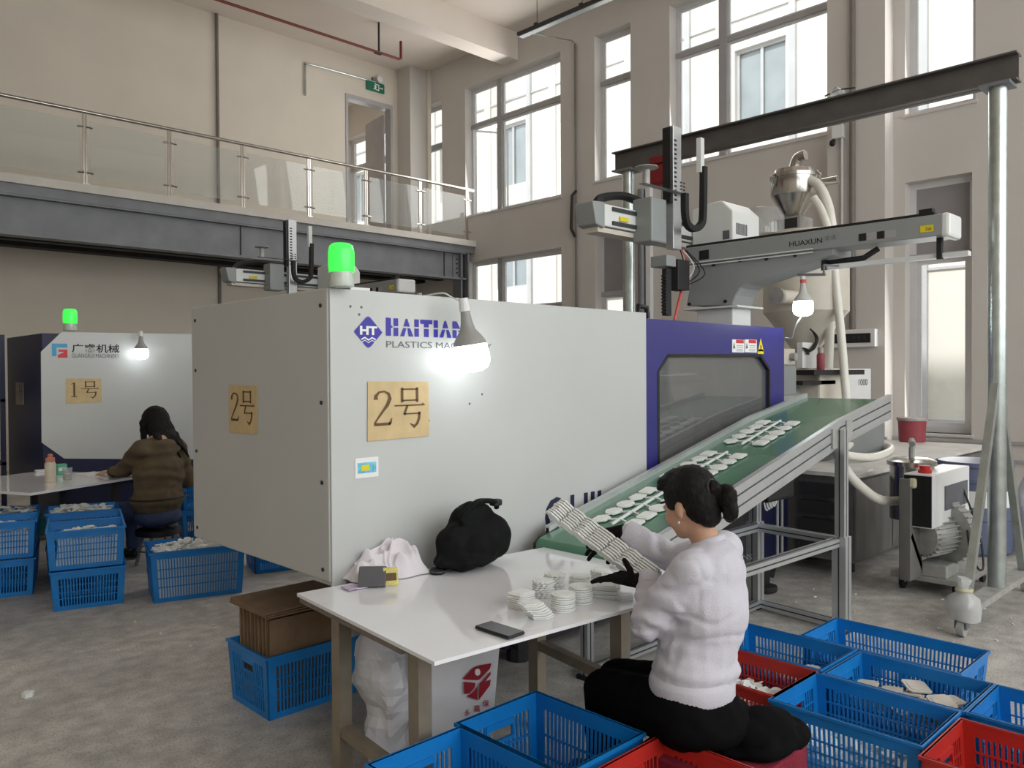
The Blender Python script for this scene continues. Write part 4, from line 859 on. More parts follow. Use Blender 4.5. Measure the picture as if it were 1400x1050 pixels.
# blower
bx, by, bz = uq(1290, 757, 2.02).x, 2.02, .42
MB(off).lathe([(.06, -.26), (.13, -.25), (.13, 0), (.22, .01), (.22, .1), (.2, .13), (.06, .14)], (bx-.05, by, bz), 28, (1, -.25, 0)).build('blower', 'cast_grey', vp, True)
f_ = MB(off); ax = Vector((1, -.25, 0)).normalized()
for k in range(26):
    t = 2*math.pi*k/26; s = Vector((0, 0, 1))*math.sin(t)+ax.cross(Vector((0, 0, 1)))*math.cos(t); c0 = Vector((bx-.05, by, bz))+s*.14
    f_.bar(c0-ax*.24, c0+ax*.0, .006, .03, s)
for k in range(30):
    t = 2*math.pi*k/30; s = Vector((0, 0, 1))*math.sin(t)+ax.cross(Vector((0, 0, 1)))*math.cos(t); c0 = Vector((bx-.05, by, bz))+s*.225
    f_.bar(c0+ax*.01, c0+ax*.1, .008, .02, s)
stuff(f_.build('cooling_fins', 'cast_grey', vp))
h = MB(off)
for k in range(12):
    t = 2*math.pi*k/12; s = Vector((0, 0, 1))*math.sin(t)+ax.cross(Vector((0, 0, 1)))*math.cos(t); c0 = Vector((bx-.05, by, bz))+ax*.142; h.bar(c0+s*.05, c0+s*.16, .012, .02, ax)
stuff(h.build('fan_grille', 'steel_dark', vp))
MB(off).box((bx-.25, by-.1, .13), (bx+.02, by+.1, .22)).build('motor_foot', 'cast_grey', vp, bevel=.008)
MB(off).tube(spline([(6.3, 1.85, .5), (6.2, 1.8, .35), (6.3, 1.78, .2), (6.5, 1.8, .18), (6.58, 1.85, .4), (6.55, 1.95, .72)], 6), .008, 6).build('cable', 'black', vp, True)
hp = [Vector((5.25, 2.5, .95)), PY(1160, 640, 2.4), PY(1180, 668, 2.35), PY(1205, 684, 2.3), PY(1235, 686, 2.25)]
hose([PY(1144, 590, 2.45), PY(1146, 620, 2.42), PY(1158, 645, 2.4), PY(1180, 668, 2.35), PY(1205, 684, 2.3), PY(1236, 684, 2.24)], .034, 'material_hose', 'hose_cream', 'cream suction hose curving from the conveyor frame to the vacuum pump')
hz = .845
hose([PY(1157, 580, 3.2), PY(1163, 605, 3.2), (6.75, 2.95, .9), (7.1, 2.85, hz), (7.6, 2.9, hz), (8.1, 3.05, hz), (8.35, 3.2, hz)], .034, 'material_hose', 'hose_cream', 'cream suction hose lying across the dusty cabinet top')
# bucket, drum, bag
q = PZ(1247, 615, .81); 
bk = root('bucket', (8.15, 3.3, .81), 'dull red bucket standing on the dusty cabinet top', 'bucket'); 
q = PY(1247, 613, 3.3); bk.location = (q.x, 3.3, .81); o = bk.location
MB(o).lathe([(.13, 0), (.145, .25), (.155, .25), (.155, .265), (.14, .265), (.135, .02), (0, .02)], o, 22).build('shell', 'bucket_red', bk, True); MB(o).lathe([(.156, .235), (.156, .262)], o, 22).build('rim', 'cast_grey', bk, True)
dr = root('blue_drum', (7.9, 2.25, 0), 'tall grey-blue plastic drum behind the vacuum pump', 'drum'); o = dr.location
MB(o).lathe([(.26, 0), (.29, .03), (.29, .3), (.3, .31), (.3, .34), (.29, .35), (.29, .62), (.3, .63), (.3, .66), (.29, .67), (.28, .76), (.3, .76), (.3, .8), (.05, .81)], o, 26).build('shell', 'drum_blue', dr, True)
MB(o).lathe([(.292, .42), (.292, .56)], o, 26).build('label_band', 'white_print', dr)
sk = root('plastic_sack', (8.2, 1.75, 0), 'pale plastic sack standing behind the gantry foot', 'sack'); o = sk.location
m = MB(o).lathe([(.2, 0), (.27, .06), (.28, .3), (.26, .55), (.18, .68), (.05, .72)], o, 20); m.v = [p+Vector((noise.noise(p*5)*.05, noise.noise(p*5+Vector((3, 3, 3)))*.05, noise.noise(p*4)*.03)) for p in m.v]; m.build('film', 'bag_white', sk, True)
# ================================================================== conveyor
CY0, CY1 = 2.15, 2.78
def czt(x):                                        # height of the rail tops along the conveyor
    return .815+(x-2.86)*.235 if x < 4.92 else 1.299+(x-4.92)*.168
XS = [2.88, 4.92, 5.72]
cv = root('belt_conveyor', (4.2, 2.46, 0), 'inclined green belt conveyor on aluminium legs rising beside the machine', 'conveyor'); off = cv.location
bl = MB(off); path = [(2.88, czt(2.88)-.03), (4.92, czt(4.92)-.03), (5.7, czt(5.7)-.03)]
low = [(5.7, czt(5.7)-.13), (4.92, czt(4.92)-.13), (2.88, czt(2.88)-.11)]
arc = [(2.88-.05*math.sin(a), czt(2.88)-.08+.05*math.cos(a)) for a in [math.pi*k/6 for k in range(1, 6)]]
ring = path+[(5.74, czt(5.7)-.08)]+low+arc[::-1]
bl.prism(ring, (0, CY0+.03, 0), EXF, EZ, (0, CY1-CY0-.06, 0)); bl.build('belt', 'belt_green', cv, 30)
for y0 in (CY0, CY1-.03):
    for (xa, xb) in ((2.93, 4.92), (4.92, 5.72)):
        rl = MB(off); 
        for (d0, d1, yy) in ((0, -.045, 0), (-.055, -.105, 0), (-.115, -.165, 0)): rl.prism([(xa, czt(xa)+d0), (xb, czt(xb)+d0), (xb, czt(xb)+d1), (xa, czt(xa)+d1)], (0, y0, 0), EXF, EZ, (0, .03, 0))
        ro = rl.build('side_rail', 'alu', cv)
        MB(off).prism([(xa, czt(xa)-.01), (xb, czt(xb)-.01), (xb, czt(xb)-.16), (xa, czt(xa)-.16)], (0, y0+.006, 0), EXF, EZ, (0, .018, 0)).build('rail_groove', 'alu_dark', ro)
    for x in (4.78, 4.98): MB(off).box((x, y0-.012 if y0 == CY0 else y0+.03, czt(x)-.14), (x+.08, y0 if y0 == CY0 else y0+.042, czt(x)-.02)).build('joint_plate', 'cast_grey', cv)
MB(off).cyl((2.895, CY0-.01, czt(2.88)-.085), (2.895, CY1+.01, czt(2.88)-.085), .042, 16).build('end_roller', 'rubber', cv, True)
for y in (CY0, CY1-.03): MB(off).prism([(2.84, czt(2.88)-.13), (3.0, czt(3)-.15), (3.0, czt(3)-.02), (2.88, czt(2.88)-.03), (2.84, czt(2.88)-.06)], (0, y-.004, 0), EXF, EZ, (0, .035, 0)).build('end_bearing', 'black', cv, bevel=.008)
MB(off).cyl((5.7, CY0+.01, czt(5.7)-.08), (5.7, CY1-.01, czt(5.7)-.08), .045, 14).build('head_roller', 'alu_dark', cv, True)
def alu(a, b, w=.05, name='frame_bar'):
    a = Vector(a); b = Vector(b); m = MB(off); m.bar(a, b, w, w); d = (b-a).normalized()
    up = Vector((0, 0, 1)) if abs(d.z) < .9 else Vector((1, 0, 0)); sa = d.cross(up).normalized(); sb = sa.cross(d)
    o = m.build(name, 'alu', cv)
    gr = MB(off)
    for n in (sa, -sa, sb, -sb): gr.bar(a+n*(w/2-.001), b+n*(w/2-.001), .008 if abs(n.dot(sa)) < .5 else .004, .004 if abs(n.dot(sa)) < .5 else .008, sb)
    gr.build('groove', 'alu_dark', o)
for x, y in ((4.88, 2.13), (4.97, 2.76)):
    alu((x, y, .02), (x, y, .585), .085, 'leg_sleeve'); alu((x, y, .58), (x, y, czt(x)-.05), .06, 'leg')
    MB(off).box((x-.05, y-.05, 0), (x+.05, y+.05, .02)).build('foot', 'black', cv)
for x, y in ((3.2, 2.2), (3.2, 2.74)): alu((x, y, .02), (x, y, czt(x)-.1), .05, 'leg'); MB(off).box((x-.04, y-.04, 0), (x+.04, y+.04, .02)).build('foot', 'black', cv)
alu((4.84, 2.15, .55), (3.22, 2.2, .55)); alu((4.95, 2.74, .55), (3.22, 2.74, .55)); alu((4.9, 2.18, .55), (4.96, 2.73, .55)); alu((3.2, 2.22, .55), (3.2, 2.72, .55))
alu((4.9, 2.18, .04), (4.96, 2.73, .04), .045); alu((4.94, 2.72, .04), (3.22, 2.74, .04), .045)
MB(off).box((4.3, 2.3, czt(4.3)-.32), (4.62, 2.62, czt(4.3)-.14)).build('drive_motor', 'black', cv, bevel=.02)
for x in (5.45, 5.52): MB(off).cyl((x, MY-.03, .25), (x, MY-.03, 1.0), .01, 6).build('hanging_rod', 'alu', cv)
lpz = [(5.3+.045*math.cos(a), 2.84, .74+.13*math.sin(a)) for a in [2*math.pi*k/20 for k in range(21)]]
cb = root('cable_coil', (5.3, 2.84, .74), 'coil of white cable hanging under the conveyor', 'cable'); o = cb.location
for k in range(4): MB(o).tube([(x+.012*k-.02, y-.012*k, z+.01*k) for x, y, z in lpz], .006, 5, False).build('loop', 'cable_white', cb, True)
MB(o).cyl((5.3, 2.84, .85), (5.3, 2.84, .98), .006, 6).build('hook', 'steel_grey', cb)
# ------------------------------------------------------------------ moulded plaques on their runners
def outline(kind, r):
    if kind == 'round': return [(r*math.cos(2*math.pi*k/18), r*math.sin(2*math.pi*k/18)) for k in range(18)]
    if kind == 'flower': return [((r*.93+r*.09*math.cos(3*2*math.pi*k/12*2))*math.cos(2*math.pi*k/24), (r*.93+r*.09*math.cos(8*2*math.pi*k/24))*math.sin(2*math.pi*k/24)) for k in range(24)]
    if kind == 'hex': return [(r*1.02*math.cos(2*math.pi*k/6), r*.95*math.sin(2*math.pi*k/6)) for k in range(6)]
    if kind == 'arrow': return [(-r*1.1, 0), (-r*.4, r*.85), (r*.9, r*.7), (r*.9, -r*.7), (-r*.4, -r*.85)]
    c = r*.2; a = r*.95; b = r*.82
    return [(a-c, -b), (a, -b+c), (a, b-c), (a-c, b), (-a+c, b), (-a, b-c), (-a, -b+c), (-a+c, -b)]
def plaque_mb(mb, kind, r, c, th=.007, M_=None):
    p = outline(kind, r); T0 = mb.T; mb.T = (M_ or Matrix()) @ Matrix.Translation(c)
    mb.prism(p, (0, 0, 0), (1, 0, 0), (0, 1, 0), (0, 0, th)); mb.prism([(u*.72, v*.72) for u, v in p], (0, 0, th), (1, 0, 0), (0, 1, 0), (0, 0, .0018)); mb.T = T0
KINDS = ['round', 'hex', 'arrow', 'flower', 'square']
def make_tree(label, group, r=.048):
    t = root('sprue_tree', (0, 0, 0), label, 'plastic sprue', group)
    m = MB(); m.bar((-.26, 0, .006), (.26, 0, .006), .012, .01)
    for k in range(5):
        x = -.21+.105*k; m.bar((x+.02, .0, .006), (x, .05, .006), .007, .006); m.bar((x+.02, 0, .006), (x, -.05, .006), .007, .006)
    m.build('runner', 'plastic_white', t)
    for k in range(5):
        for s in (-1, 1):
            q = MB(); plaque_mb(q, KINDS[(k*2+(s > 0)) % 5] if s > 0 else ('square', 'square', 'round', 'hex', 'square')[k], r, (-.21+.105*k, s*.1, 0)); q.build('plaque', 'plastic_white', t)
    return t
def PB(x, y):                                      # pixel -> point on the belt
    d = ray(x, y); s = .235; z0 = .815-2.86*s-.028
    t = (z0-CAMH)/(d.z-s*d.x); return CAM+d*t
slope = math.atan(.235)
tr0 = make_tree('sprue with white moulded plaques riding on the green belt', 'sprues on the conveyor belt')
for i, ((x0, y0), (x1, y1)) in enumerate((((1011, 611), (1070, 575)), ((920, 662), (1000, 617)), ((842, 716), (910, 673)))):
    t = tr0 if i == 0 else copy_tree(tr0)
    t['label'] = ('sprue of white plaques highest up the green belt', 'sprue of white plaques midway up the green belt, beyond the worker', 'sprue of white plaques lowest on the green belt, above the gloved hand')[i]
    a, b_ = PB(x0, y0), PB(x1, y1); c = (a+b_)/2; an = math.atan2(b_.y-a.y, b_.x-a.x)
    t.rotation_euler = Matrix.Rotation(-slope, 4, 'Y').to_euler(); t.location = c+Vector((0, 0, .004))
    t.matrix_basis = Matrix.Translation(c+Vector((0, 0, .004))) @ Matrix.Rotation(-slope, 4, 'Y') @ Matrix.Rotation(an*.8, 4, 'Z')
# ================================================================== work table
TO = Vector((1.48, 1.856, 0)); E1 = Vector((.9956, -.094, 0)); E2 = Vector((.094, .9956, 0)); TL, TW, TZ = 1.5, .965, .75
def tp(u, v, z=0): return TO+E1*u+E2*v+Vector((0, 0, z))
tb = root('work_table', tp(.6, .5), 'work table with glossy pale marble tile top on beige steel legs', 'table'); off = tb.location
MB(off).prism([(0, 0), (TL, 0), (TL, TW), (0, TW)], tp(0, 0, TZ-.012), E1, E2, (0, 0, .012)).build('tile_top', 'marble', tb)
MB(off).prism([(.006, .2), (TL-.04, .2), (TL-.04, TW-.01), (.006, TW-.01)], tp(0, 0, TZ-.034), E1, E2, (0, 0, .0215)).build('backing_board', 'marble_edge', tb)
def leg(x, y, mt='tube_beige'): MB(off).box((x-.028, y-.028, 0), (x+.028, y+.028, .715)).build('leg', mt, tb)
LG = [(1.66, 2.16), (1.72, 2.74), (2.5, 1.97), (2.6, 2.52)]
for x, y in LG: leg(x, y)
for a, b_ in ((0, 1), (2, 3), (1, 3), (0, 2)):
    p, q = Vector((*LG[a], .695)), Vector((*LG[b_], .695)); MB(off).bar(p, q, .045, .04).build('apron_rail', 'tube_beige', tb)
for a, b_ in ((2, 3),):
    p, q = Vector((*LG[a], .38)), Vector((*LG[b_], .38)); MB(off).bar(p, q, .04, .04).build('stretcher', 'tube_beige', tb)
MB(off).bar((1.66, 2.16, .2), (1.72, 2.74, .2), .04, .04).build('stretcher', 'tube_beige', tb)
MB(off).bar((1.64, 2.1, .7), (1.72, 2.79, .7), .045, .04).build('side_rail', 'tube_beige', tb)
TT = TZ+.001
# ------------------------------------------------------------------ stacks of plaques on the table
def plaque_me(kind, r, th):
    m = MB(); plaque_mb(m, kind, r, (0, 0, 0), th); me = m.mesh('plaque'); me.materials.append(M['plastic_white']); return me
STK = [((713, 829), 'square', 7, 'square white stack beside the dark phone', .045), ((741, 843), 'hex', 7, 'leaning white stack at the table edge', .047), ((743, 815), 'flower', 8, 'wavy-edged white stack behind the square stack', .042),
       ((758, 805), 'flower', 8, 'tall wavy white stack towards the conveyor', .042), ((770, 834), 'round', 8, 'shorter round white stack beside the leaning stack', .044), ((794, 823), 'round', 8, 'tall round white stack between round and square stacks', .044),
       ((793, 799), 'flower', 5, 'low scalloped white stack behind the tall round stack', .044), ((829, 815), 'square', 6, 'wide square white stack beside the gloved hand', .052), ((822, 789), 'flower', 4, 'low white stack near the conveyor end', .044),
       ((847, 776), 'round', 2, 'white pair under the held bundle', .04), ((853, 818), 'arrow', 2, 'loose white pair at the edge by the sleeve', .04)]
NUM = ['bottom', 'second', 'third', 'fourth', 'fifth', 'sixth', 'seventh', 'eighth', 'ninth']
def ORD(k, n): return 'bottom plaque' if k == 0 else 'topmost plaque' if k == n-1 else NUM[k]+' plaque up'
for si, ((x, y), kind, n, lab, r) in enumerate(STK):
    b0 = PZ(x, y, TT); b0.z = TT; th = .0078; me = plaque_me(kind, r, th-.002); sx = (-.003 if si == 1 else 0)
    for k in range(n):
        o = bpy.data.objects.new('plaque', me); COL.objects.link(o)
        lean = Vector((-.0062*k, .003*k, 0)) if si == 1 else Vector((0, 0, 0))
        o.location = b0+Vector((random.uniform(-.003, .003), random.uniform(-.003, .003), k*th+.0002))+lean
        o.rotation_euler = (0, 0, random.uniform(-.12, .12)+.3*si)
        tag(o, ORD(k, n)+' of the '+lab, 'plaque', 'plaque stack: '+lab)
# ------------------------------------------------------------------ things on the table
p0 = PZ(683, 864, TT); ph = root('mobile_phone', p0, 'dark grey phone lying at the table edge', 'phone', rz=math.atan2(*(PZ(706, 871.5, TT)-PZ(656, 855.5, TT)).yx)); 
MB().box((-.08, -.038, .001), (.08, .038, .011)).build('case', 'black', ph, bevel=.004); MB().box((-.077, -.035, .011), (.077, .035, .0125)).build('screen', 'phone_grey', ph)
MB().box((-.083, -.02, .004), (-.079, .0, .008)).build('button', 'steel_grey', ph)
p0 = PZ(598, 784, TT); ld = root('round_case', p0, 'small round black case beside the black bag', 'case'); MB().lathe([(.03, 0), (.034, .006), (.034, .016), (.028, .022), (0, .024)], (0, 0, 0), 20).build('body', 'black', ld, True); MB().lathe([(.0345, .011), (.0345, .0125)], (0, 0, 0), 20).build('seam', 'steel_grey', ld)
def crease(c, f): return -max(0, 1-abs(noise.noise(c*f))*5)
def folds(k, a): return lambda c: a*crease(c+Vector((0, 0, 3)), k)+a*.8*crease(Vector((c.x, c.y*1.6, c.z))+Vector((7, 0, 0)), k*.6)
# organic shapes: overlapping solids fused by a voxel remesh, then smoothed
def capsule(mb, p, q, r, r2, n=14):
    p = Vector(p); q = Vector(q); d = q-p; L = d.length; d = d/L if L > 1e-6 else Vector((0, 0, 1)); prof = []
    for k in range(5): a = math.pi/2*k/4; prof.append((r*math.sin(a), -r*math.cos(a)))
    for k in range(5): a = math.pi/2*k/4; prof.append((r2*math.cos(a), L+r2*math.sin(a)))
    mb.lathe(prof, p, n, d)
def ellipsoid(mb, c, rad, R_=None, n=18, m=12):
    T0 = mb.T; mb.T = Matrix.Translation(c) @ (R_.to_4x4() if R_ else Matrix()); mb.sphere((0, 0, 0), rad, n, m); mb.T = T0
def fuse(mb, name, mt, parent, voxel=.012, it=4, amp=0, freq=10, seed=0, fold=None, post=None):
    me = mb.mesh(name); o = bpy.data.objects.new(name, me); COL.objects.link(o)
    r = o.modifiers.new('r', 'REMESH'); r.mode = 'VOXEL'; r.voxel_size = voxel; r.use_smooth_shade = True
    s = o.modifiers.new('s', 'SMOOTH'); s.factor = .5; s.iterations = it
    dg = bpy.context.evaluated_depsgraph_get(); m2_ = bpy.data.meshes.new_from_object(o.evaluated_get(dg)); bpy.data.objects.remove(o); bpy.data.meshes.remove(me)
    if amp or fold or post:
        nor = [v.normal.copy() for v in m2_.vertices]; sv = Vector((seed*3.1, seed*1.7, seed*2.3))
        for v, n in zip(m2_.vertices, nor):
            d = 0
            if amp: d += amp*(noise.noise(v.co*freq+sv)+.5*noise.noise(v.co*freq*2.1+sv))
            if fold: d += fold(v.co)
            v.co += n*d
            if post: v.co = post(v.co)
    for p in m2_.polygons: p.use_smooth = True
    m2_.materials.clear(); m2_.name = name
    return mobj(name, m2_, mt, parent)
p0 = PZ(650, 783, TT)+Vector((.06, .09, 0)); bgk = root('black_bag', p0, 'slumped black cloth bag leaning on the white machine cover', 'bag'); o = p0
RT = Matrix.Rotation(-.1, 3, 'Z')
m = MB(o); ellipsoid(m, o+Vector((.03, -.0, .1)), (.17, .1, .1), RT); ellipsoid(m, o+Vector((.1, .0, .12)), (.115, .085, .11), RT); ellipsoid(m, o+Vector((-.07, .02, .1)), (.1, .085, .105)); ellipsoid(m, o+Vector((.03, .03, .2)), (.13, .06, .085), RT); ellipsoid(m, o+Vector((-.03, .0, .04)), (.17, .11, .045))
fuse(m, 'pouch', 'bag_black', bgk, .01, 4, .012, 9, 2, folds(7, .006), post=lambda c: Vector((c.x, c.y, max(c.z, 0.001))))
MB(o).tube(spline([o+Vector(q) for q in ((-.07, -.02, .2), (-.1, -.05, .24), (-.03, -.06, .29), (.05, -.02, .285), (.13, -.01, .27), (.15, 0, .24))], 6), .012, 8).build('strap', 'bag_black', bgk, True)
MB(o).box((.13, -.02, .25) + o if False else tuple(o+Vector((.12, -.02, .25))), tuple(o+Vector((.17, .02, .28)))).build('buckle', 'black', bgk, bevel=.008)
p0 = PZ(532, 788, TT)+Vector((0, .03, 0)); cl = root('white_cloth', p0, 'crumpled white garment heaped against the machine cover', 'cloth'); o = p0
m = MB(o); gu, gv = 64, 44; vs = []
def bump(u, v, cu, cv_, su, sv): return math.exp(-((u-cu)/su)**2-((v-cv_)/sv)**2)
for j in range(gv):
    for i in range(gu):
        u, v = i/(gu-1), j/(gv-1); q = Vector((u*3, v*2.2, .7)); w1 = noise.noise(q*1.3); w2 = noise.noise(q*1.3+Vector((9, 4, 1)))
        ed = min(1, min(u, 1-u)*9)*min(1, min(v, 1-v)*7)
        env = .115*bump(u, v, .66, .62, .26, .36)+.07*bump(u, v, .3, .55, .2, .3)+.05*bump(u, v, .8, .25, .2, .25)+.035
        rid = 1-abs(math.sin(7*(u+.5*v)+5.5*w1)); rid2 = 1-abs(math.sin(10*(v-.4*u)+6*w2))
        z = ed*env*(.62+.3*rid+.22*rid2)+.003
        x = (u-.5)*.33+.03*w2*(1-ed*.4); y = (v-.5)*.2+.03*w1*(1-ed*.4)
        vs.append(o+E1*x+E2*y+Vector((0, 0, max(z, .003))))
m.add(vs, [(j*gu+i, j*gu+i+1, (j+1)*gu+i+1, (j+1)*gu+i) for j in range(gv-1) for i in range(gu-1)])
clo = m.build('cloth', 'cloth_white', cl, 80); ss_ = clo.modifiers.new('soft', 'SUBSURF'); ss_.levels = ss_.render_levels = 1; so_ = clo.modifiers.new('thick', 'SOLIDIFY'); so_.thickness = .003
p1_ = PZ(490, 803, TT); lc = root('violet_cloth', p1_, 'thin pale violet cloth lying on the table corner', 'cloth'); m = MB(p1_); 
gn = 10; vs = []; 
for j in range(gn):
    for i in range(gn):
        q = p1_+E1*((i/(gn-1)-.5)*.12)+E2*((j/(gn-1)-.5)*.07); q.z = TT+.004+.008*abs(noise.noise(q*22)); vs.append(q)
m.add(vs, [(j*gn+i, j*gn+i+1, (j+1)*gn+i+1, (j+1)*gn+i) for j in range(gn-1) for i in range(gn-1)]); lco = m.build('cloth', 'violet_cloth', lc, 60); sm_ = lco.modifiers.new('thick', 'SOLIDIFY'); sm_.thickness = .003
p0 = PZ(505, 800, TT); wl = root('wallet', p0+Vector((-.02, -.045, .004)), 'upright dark grey wallet leaning on the white cloth', 'wallet'); o = wl.location
m = MB(); m.T = Matrix.Rotation(-.75, 4, 'Z') @ Matrix.Rotation(-.62, 4, 'X'); m.box((-.055, -.009, .0), (.055, .009, .085)); m.build('cover', 'wallet', wl, bevel=.004)
m = MB(); m.T = Matrix.Rotation(-.75, 4, 'Z') @ Matrix.Rotation(-.62, 4, 'X'); m.box((-.05, -.006, .085), (.05, .006, .0875)); m.build('page_edge', 'paper', wl)
p0 = PZ(531, 799, TT); yp = root('yellow_packet', p0+Vector((-.015, -.04, .004)), 'small yellow packet tucked in the white cloth', 'packet'); m = MB(); m.T = Matrix.Rotation(-.5, 4, 'Z') @ Matrix.Rotation(-.45, 4, 'X'); m.box((-.03, -.006, 0), (.03, .006, .075)); m.build('wrap', 'yellow_pack', yp, bevel=.005)
m = MB(); m.T = Matrix.Rotation(-.5, 4, 'Z') @ Matrix.Rotation(-.45, 4, 'X'); m.box((-.022, -.0075, .02), (.022, -.006, .05)); m.build('print', 'ink_brown', yp)
# ================================================================== crates
CR = {}
def crate_meshes(L, W_, H, col):
    k = (round(L, 3), round(W_, 3), round(H, 3), col)
    if k in CR: return CR[k]
    out = []; a, b = L/2, W_/2; tp_ = .93                       # walls taper a little towards the floor
    def wall(u, along_x, s):
        m = MB(); hw = u; th = .006
        def bx(u0, u1, z0, z1, t=th):
            pts = []
            for z in (z0, z1):
                f = tp_+(1-tp_)*z/H; n0 = (b if along_x else a)*f*s
                for uu in (u0*f, u1*f):
                    for dn in (0, -t*s): pts.append((uu, n0+dn, z) if along_x else (n0+dn, uu, z))
            m.add(pts, [(0, 1, 3, 2), (4, 6, 7, 5), (0, 4, 5, 1), (2, 3, 7, 6), (0, 2, 6, 4), (1, 5, 7, 3)])
        c = .045; zt0 = H-.052
        bx(-hw, -hw+c, 0, H); bx(hw-c, hw, 0, H); bx(-hw+c, hw-c, 0, .03); bx(-hw+c, hw-c, zt0, H)
        n = max(6, int((2*hw-2*c)/.0185)); st = (2*hw-2*c)/n
        hole = .058 if not along_x else 0; h0, h1 = zt0-.062, zt0-.022
        for i in range(1, n):
            u0 = -hw+c+i*st
            if hole and abs(u0) < hole: bx(u0-.0042, u0+.0042, .03, h0)
            else: bx(u0-.0042, u0+.0042, .03, zt0)
        for f in (.27, .5, .73): bx(-hw+c, hw-c, .03+(zt0-.03)*f-.003, .03+(zt0-.03)*f+.003, .008)
        if hole:
            bx(-hole, hole, zt0*.2, zt0*.55, .007); bx(-hole-.01, hole+.01, h0-.012, h0, .012); bx(-hole-.01, hole+.01, h1, zt0, .012); bx(-hole-.012, -hole, h0, h1, .012); bx(hole, hole+.012, h0, h1, .012)
        return m
    mt = M[col]
    for u, ax, s in ((a, True, 1), (a, True, -1), (b, False, 1), (b, False, -1)):
        me = wall(u, ax, s).mesh('side_panel'); me.materials.append(mt); out.append(('side_panel', me))
    m = MB(); r = .016
    for x0, y0, x1, y1 in ((-a-r*.4, -b-r*.4, a+r*.4, -b+r*.5), (-a-r*.4, b-r*.5, a+r*.4, b+r*.4), (-a-r*.4, -b+r*.5, -a+r*.5, b-r*.5), (a-r*.5, -b+r*.5, a+r*.4, b-r*.5)): m.box((x0, y0, H-.012), (x1, y1, H))
    me = m.mesh('rim'); me.materials.append(mt); out.append(('rim', me))
    m = MB(); m.box((-a*tp_, -b*tp_, 0), (a*tp_, b*tp_, .006)); me = m.mesh('base'); me.materials.append(mt); out.append(('base', me))
    CR[k] = out; return out
def crate(c, L, W_, H, col, label, rz=0, z=0, group=None):
    r = root('plastic_crate', (c[0], c[1], z+.001), label, 'crate', group or 'perforated plastic crates', rz)
    for n, me in crate_meshes(L, W_, H-.002, col):
        o = bpy.data.objects.new(n, me); COL.objects.link(o); o.parent = r
    return r
def heap(c, L, W_, z0, z1, n, label, rz=0, mt='plastic_white', kind='mix', peak=.03):
    """uncountable moulded scraps filling a crate"""
    m = MB(); a, b = L/2-.06, W_/2-.06
    m.add([(-a-.025, -b-.025, z0), (a+.025, -b-.025, z0), (a+.025, b+.025, z0), (-a-.025, b+.025, z0), (-a-.015, -b-.015, z1-.03), (a+.015, -b-.015, z1-.03), (a+.015, b+.015, z1-.03), (-a-.015, b+.015, z1-.03)], [(0, 3, 2, 1), (4, 5, 6, 7), (0, 1, 5, 4), (1, 2, 6, 5), (2, 3, 7, 6), (3, 0, 4, 7)])
    for i in range(n):
        u, v = random.uniform(-1, 1), random.uniform(-1, 1); zz = z1-.03+peak*2*(1-max(abs(u), abs(v)))*random.random()+random.uniform(-.005, .02)
        R_ = Matrix.Rotation(random.uniform(0, 6.3), 4, 'Z') @ Matrix.Rotation(random.uniform(-.9, .9), 4, 'X')
        m.T = Matrix.Translation((u*a, v*b, zz)) @ R_
        if kind == 'mix' and i % 3: m.box((-.05, -.004, -.004), (.05, .004, .004))
        else: m.prism(outline(random.choice(['hex', 'square', 'round' if n < 90 else 'hex']), .03), (0, 0, 0), (1, 0, 0), (0, 1, 0), (0, 0, .006))
    m.T = None; o = m.build('moulded_scraps', mt); o.location = (c[0], c[1], 0); o.rotation_euler = (0, 0, rz); stuff(o); tag(o, label, 'plastic scraps'); return o
PI2 = math.pi/2
# crates beside the seated worker (right of the table)
HR = .29
crate((3.17, 1.3), .57, .4, HR, 'crate_blue', 'blue crate half full of white plaques next to the maroon stool', PI2)
crate((3.58, 1.28), .55, .385, HR, 'crate_blue', 'blue crate holding loose square white plaques', PI2)
crate((3.6, 1.865), .56, .37, HR, 'crate_blue', 'blue crate with a few crumpled white pieces beside the conveyor leg', PI2)
crate((4.0, 1.5), .72, .4, HR, 'crate_blue', 'long blue crate by itself towards the gantry foot', PI2)
crate((3.58, .715), .55, .38, HR, 'crate_blue', 'blue crate beside the dark red crate', PI2)
crate((3.2, 1.87), .56, .38, HR, 'crate_red', 'red crate behind the seated worker in the white sweater', PI2)
crate((3.1, .71), .56, .42, HR, 'crate_red', 'dark red crate next to two blue crates', PI2)
heap((3.17, 1.3), .57, .4, .01, .12, 70, 'white moulded plaques lying in the half full blue crate', PI2, kind='p')
heap((3.2, 1.87), .56, .38, .01, .2, 60, 'pale moulded plaques filling the red crate behind the worker', PI2, kind='p', peak=.02)
def loose(c, L, W_, z0, n, label, mt, rr, kinds):
    MES = [plaque_me(k, rr, .006) for k in kinds]
    if mt != 'plastic_white':
        for me in MES: me.materials[0] = M[mt]
    for i in range(n):
        o = bpy.data.objects.new('plaque', MES[i % len(MES)]); COL.objects.link(o)
        lay = i // 5; o.location = (c[0]+random.uniform(-1, 1)*(W_/2-rr-.03), c[1]+(((i % 5)+.5)/5-.5)*(L-.16), z0+.022*lay+.012+random.uniform(0, .006)); o.rotation_euler = (random.uniform(-.25, .25), random.uniform(-.25, .25), random.uniform(0, 6))
        tag(o, label, 'plaque', label)
heap((3.58, 1.28), .55, .385, .01, .16, 40, 'bed of grey-white plaques under the loose squares in the blue crate', PI2, mt='plaque_grey', kind='p', peak=.01)
loose((3.58, 1.28), .55, .385, .165, 16, 'loose square pale plaque on top of the pile in the blue crate', 'plaque_grey', .055, ['square', 'square', 'square'])
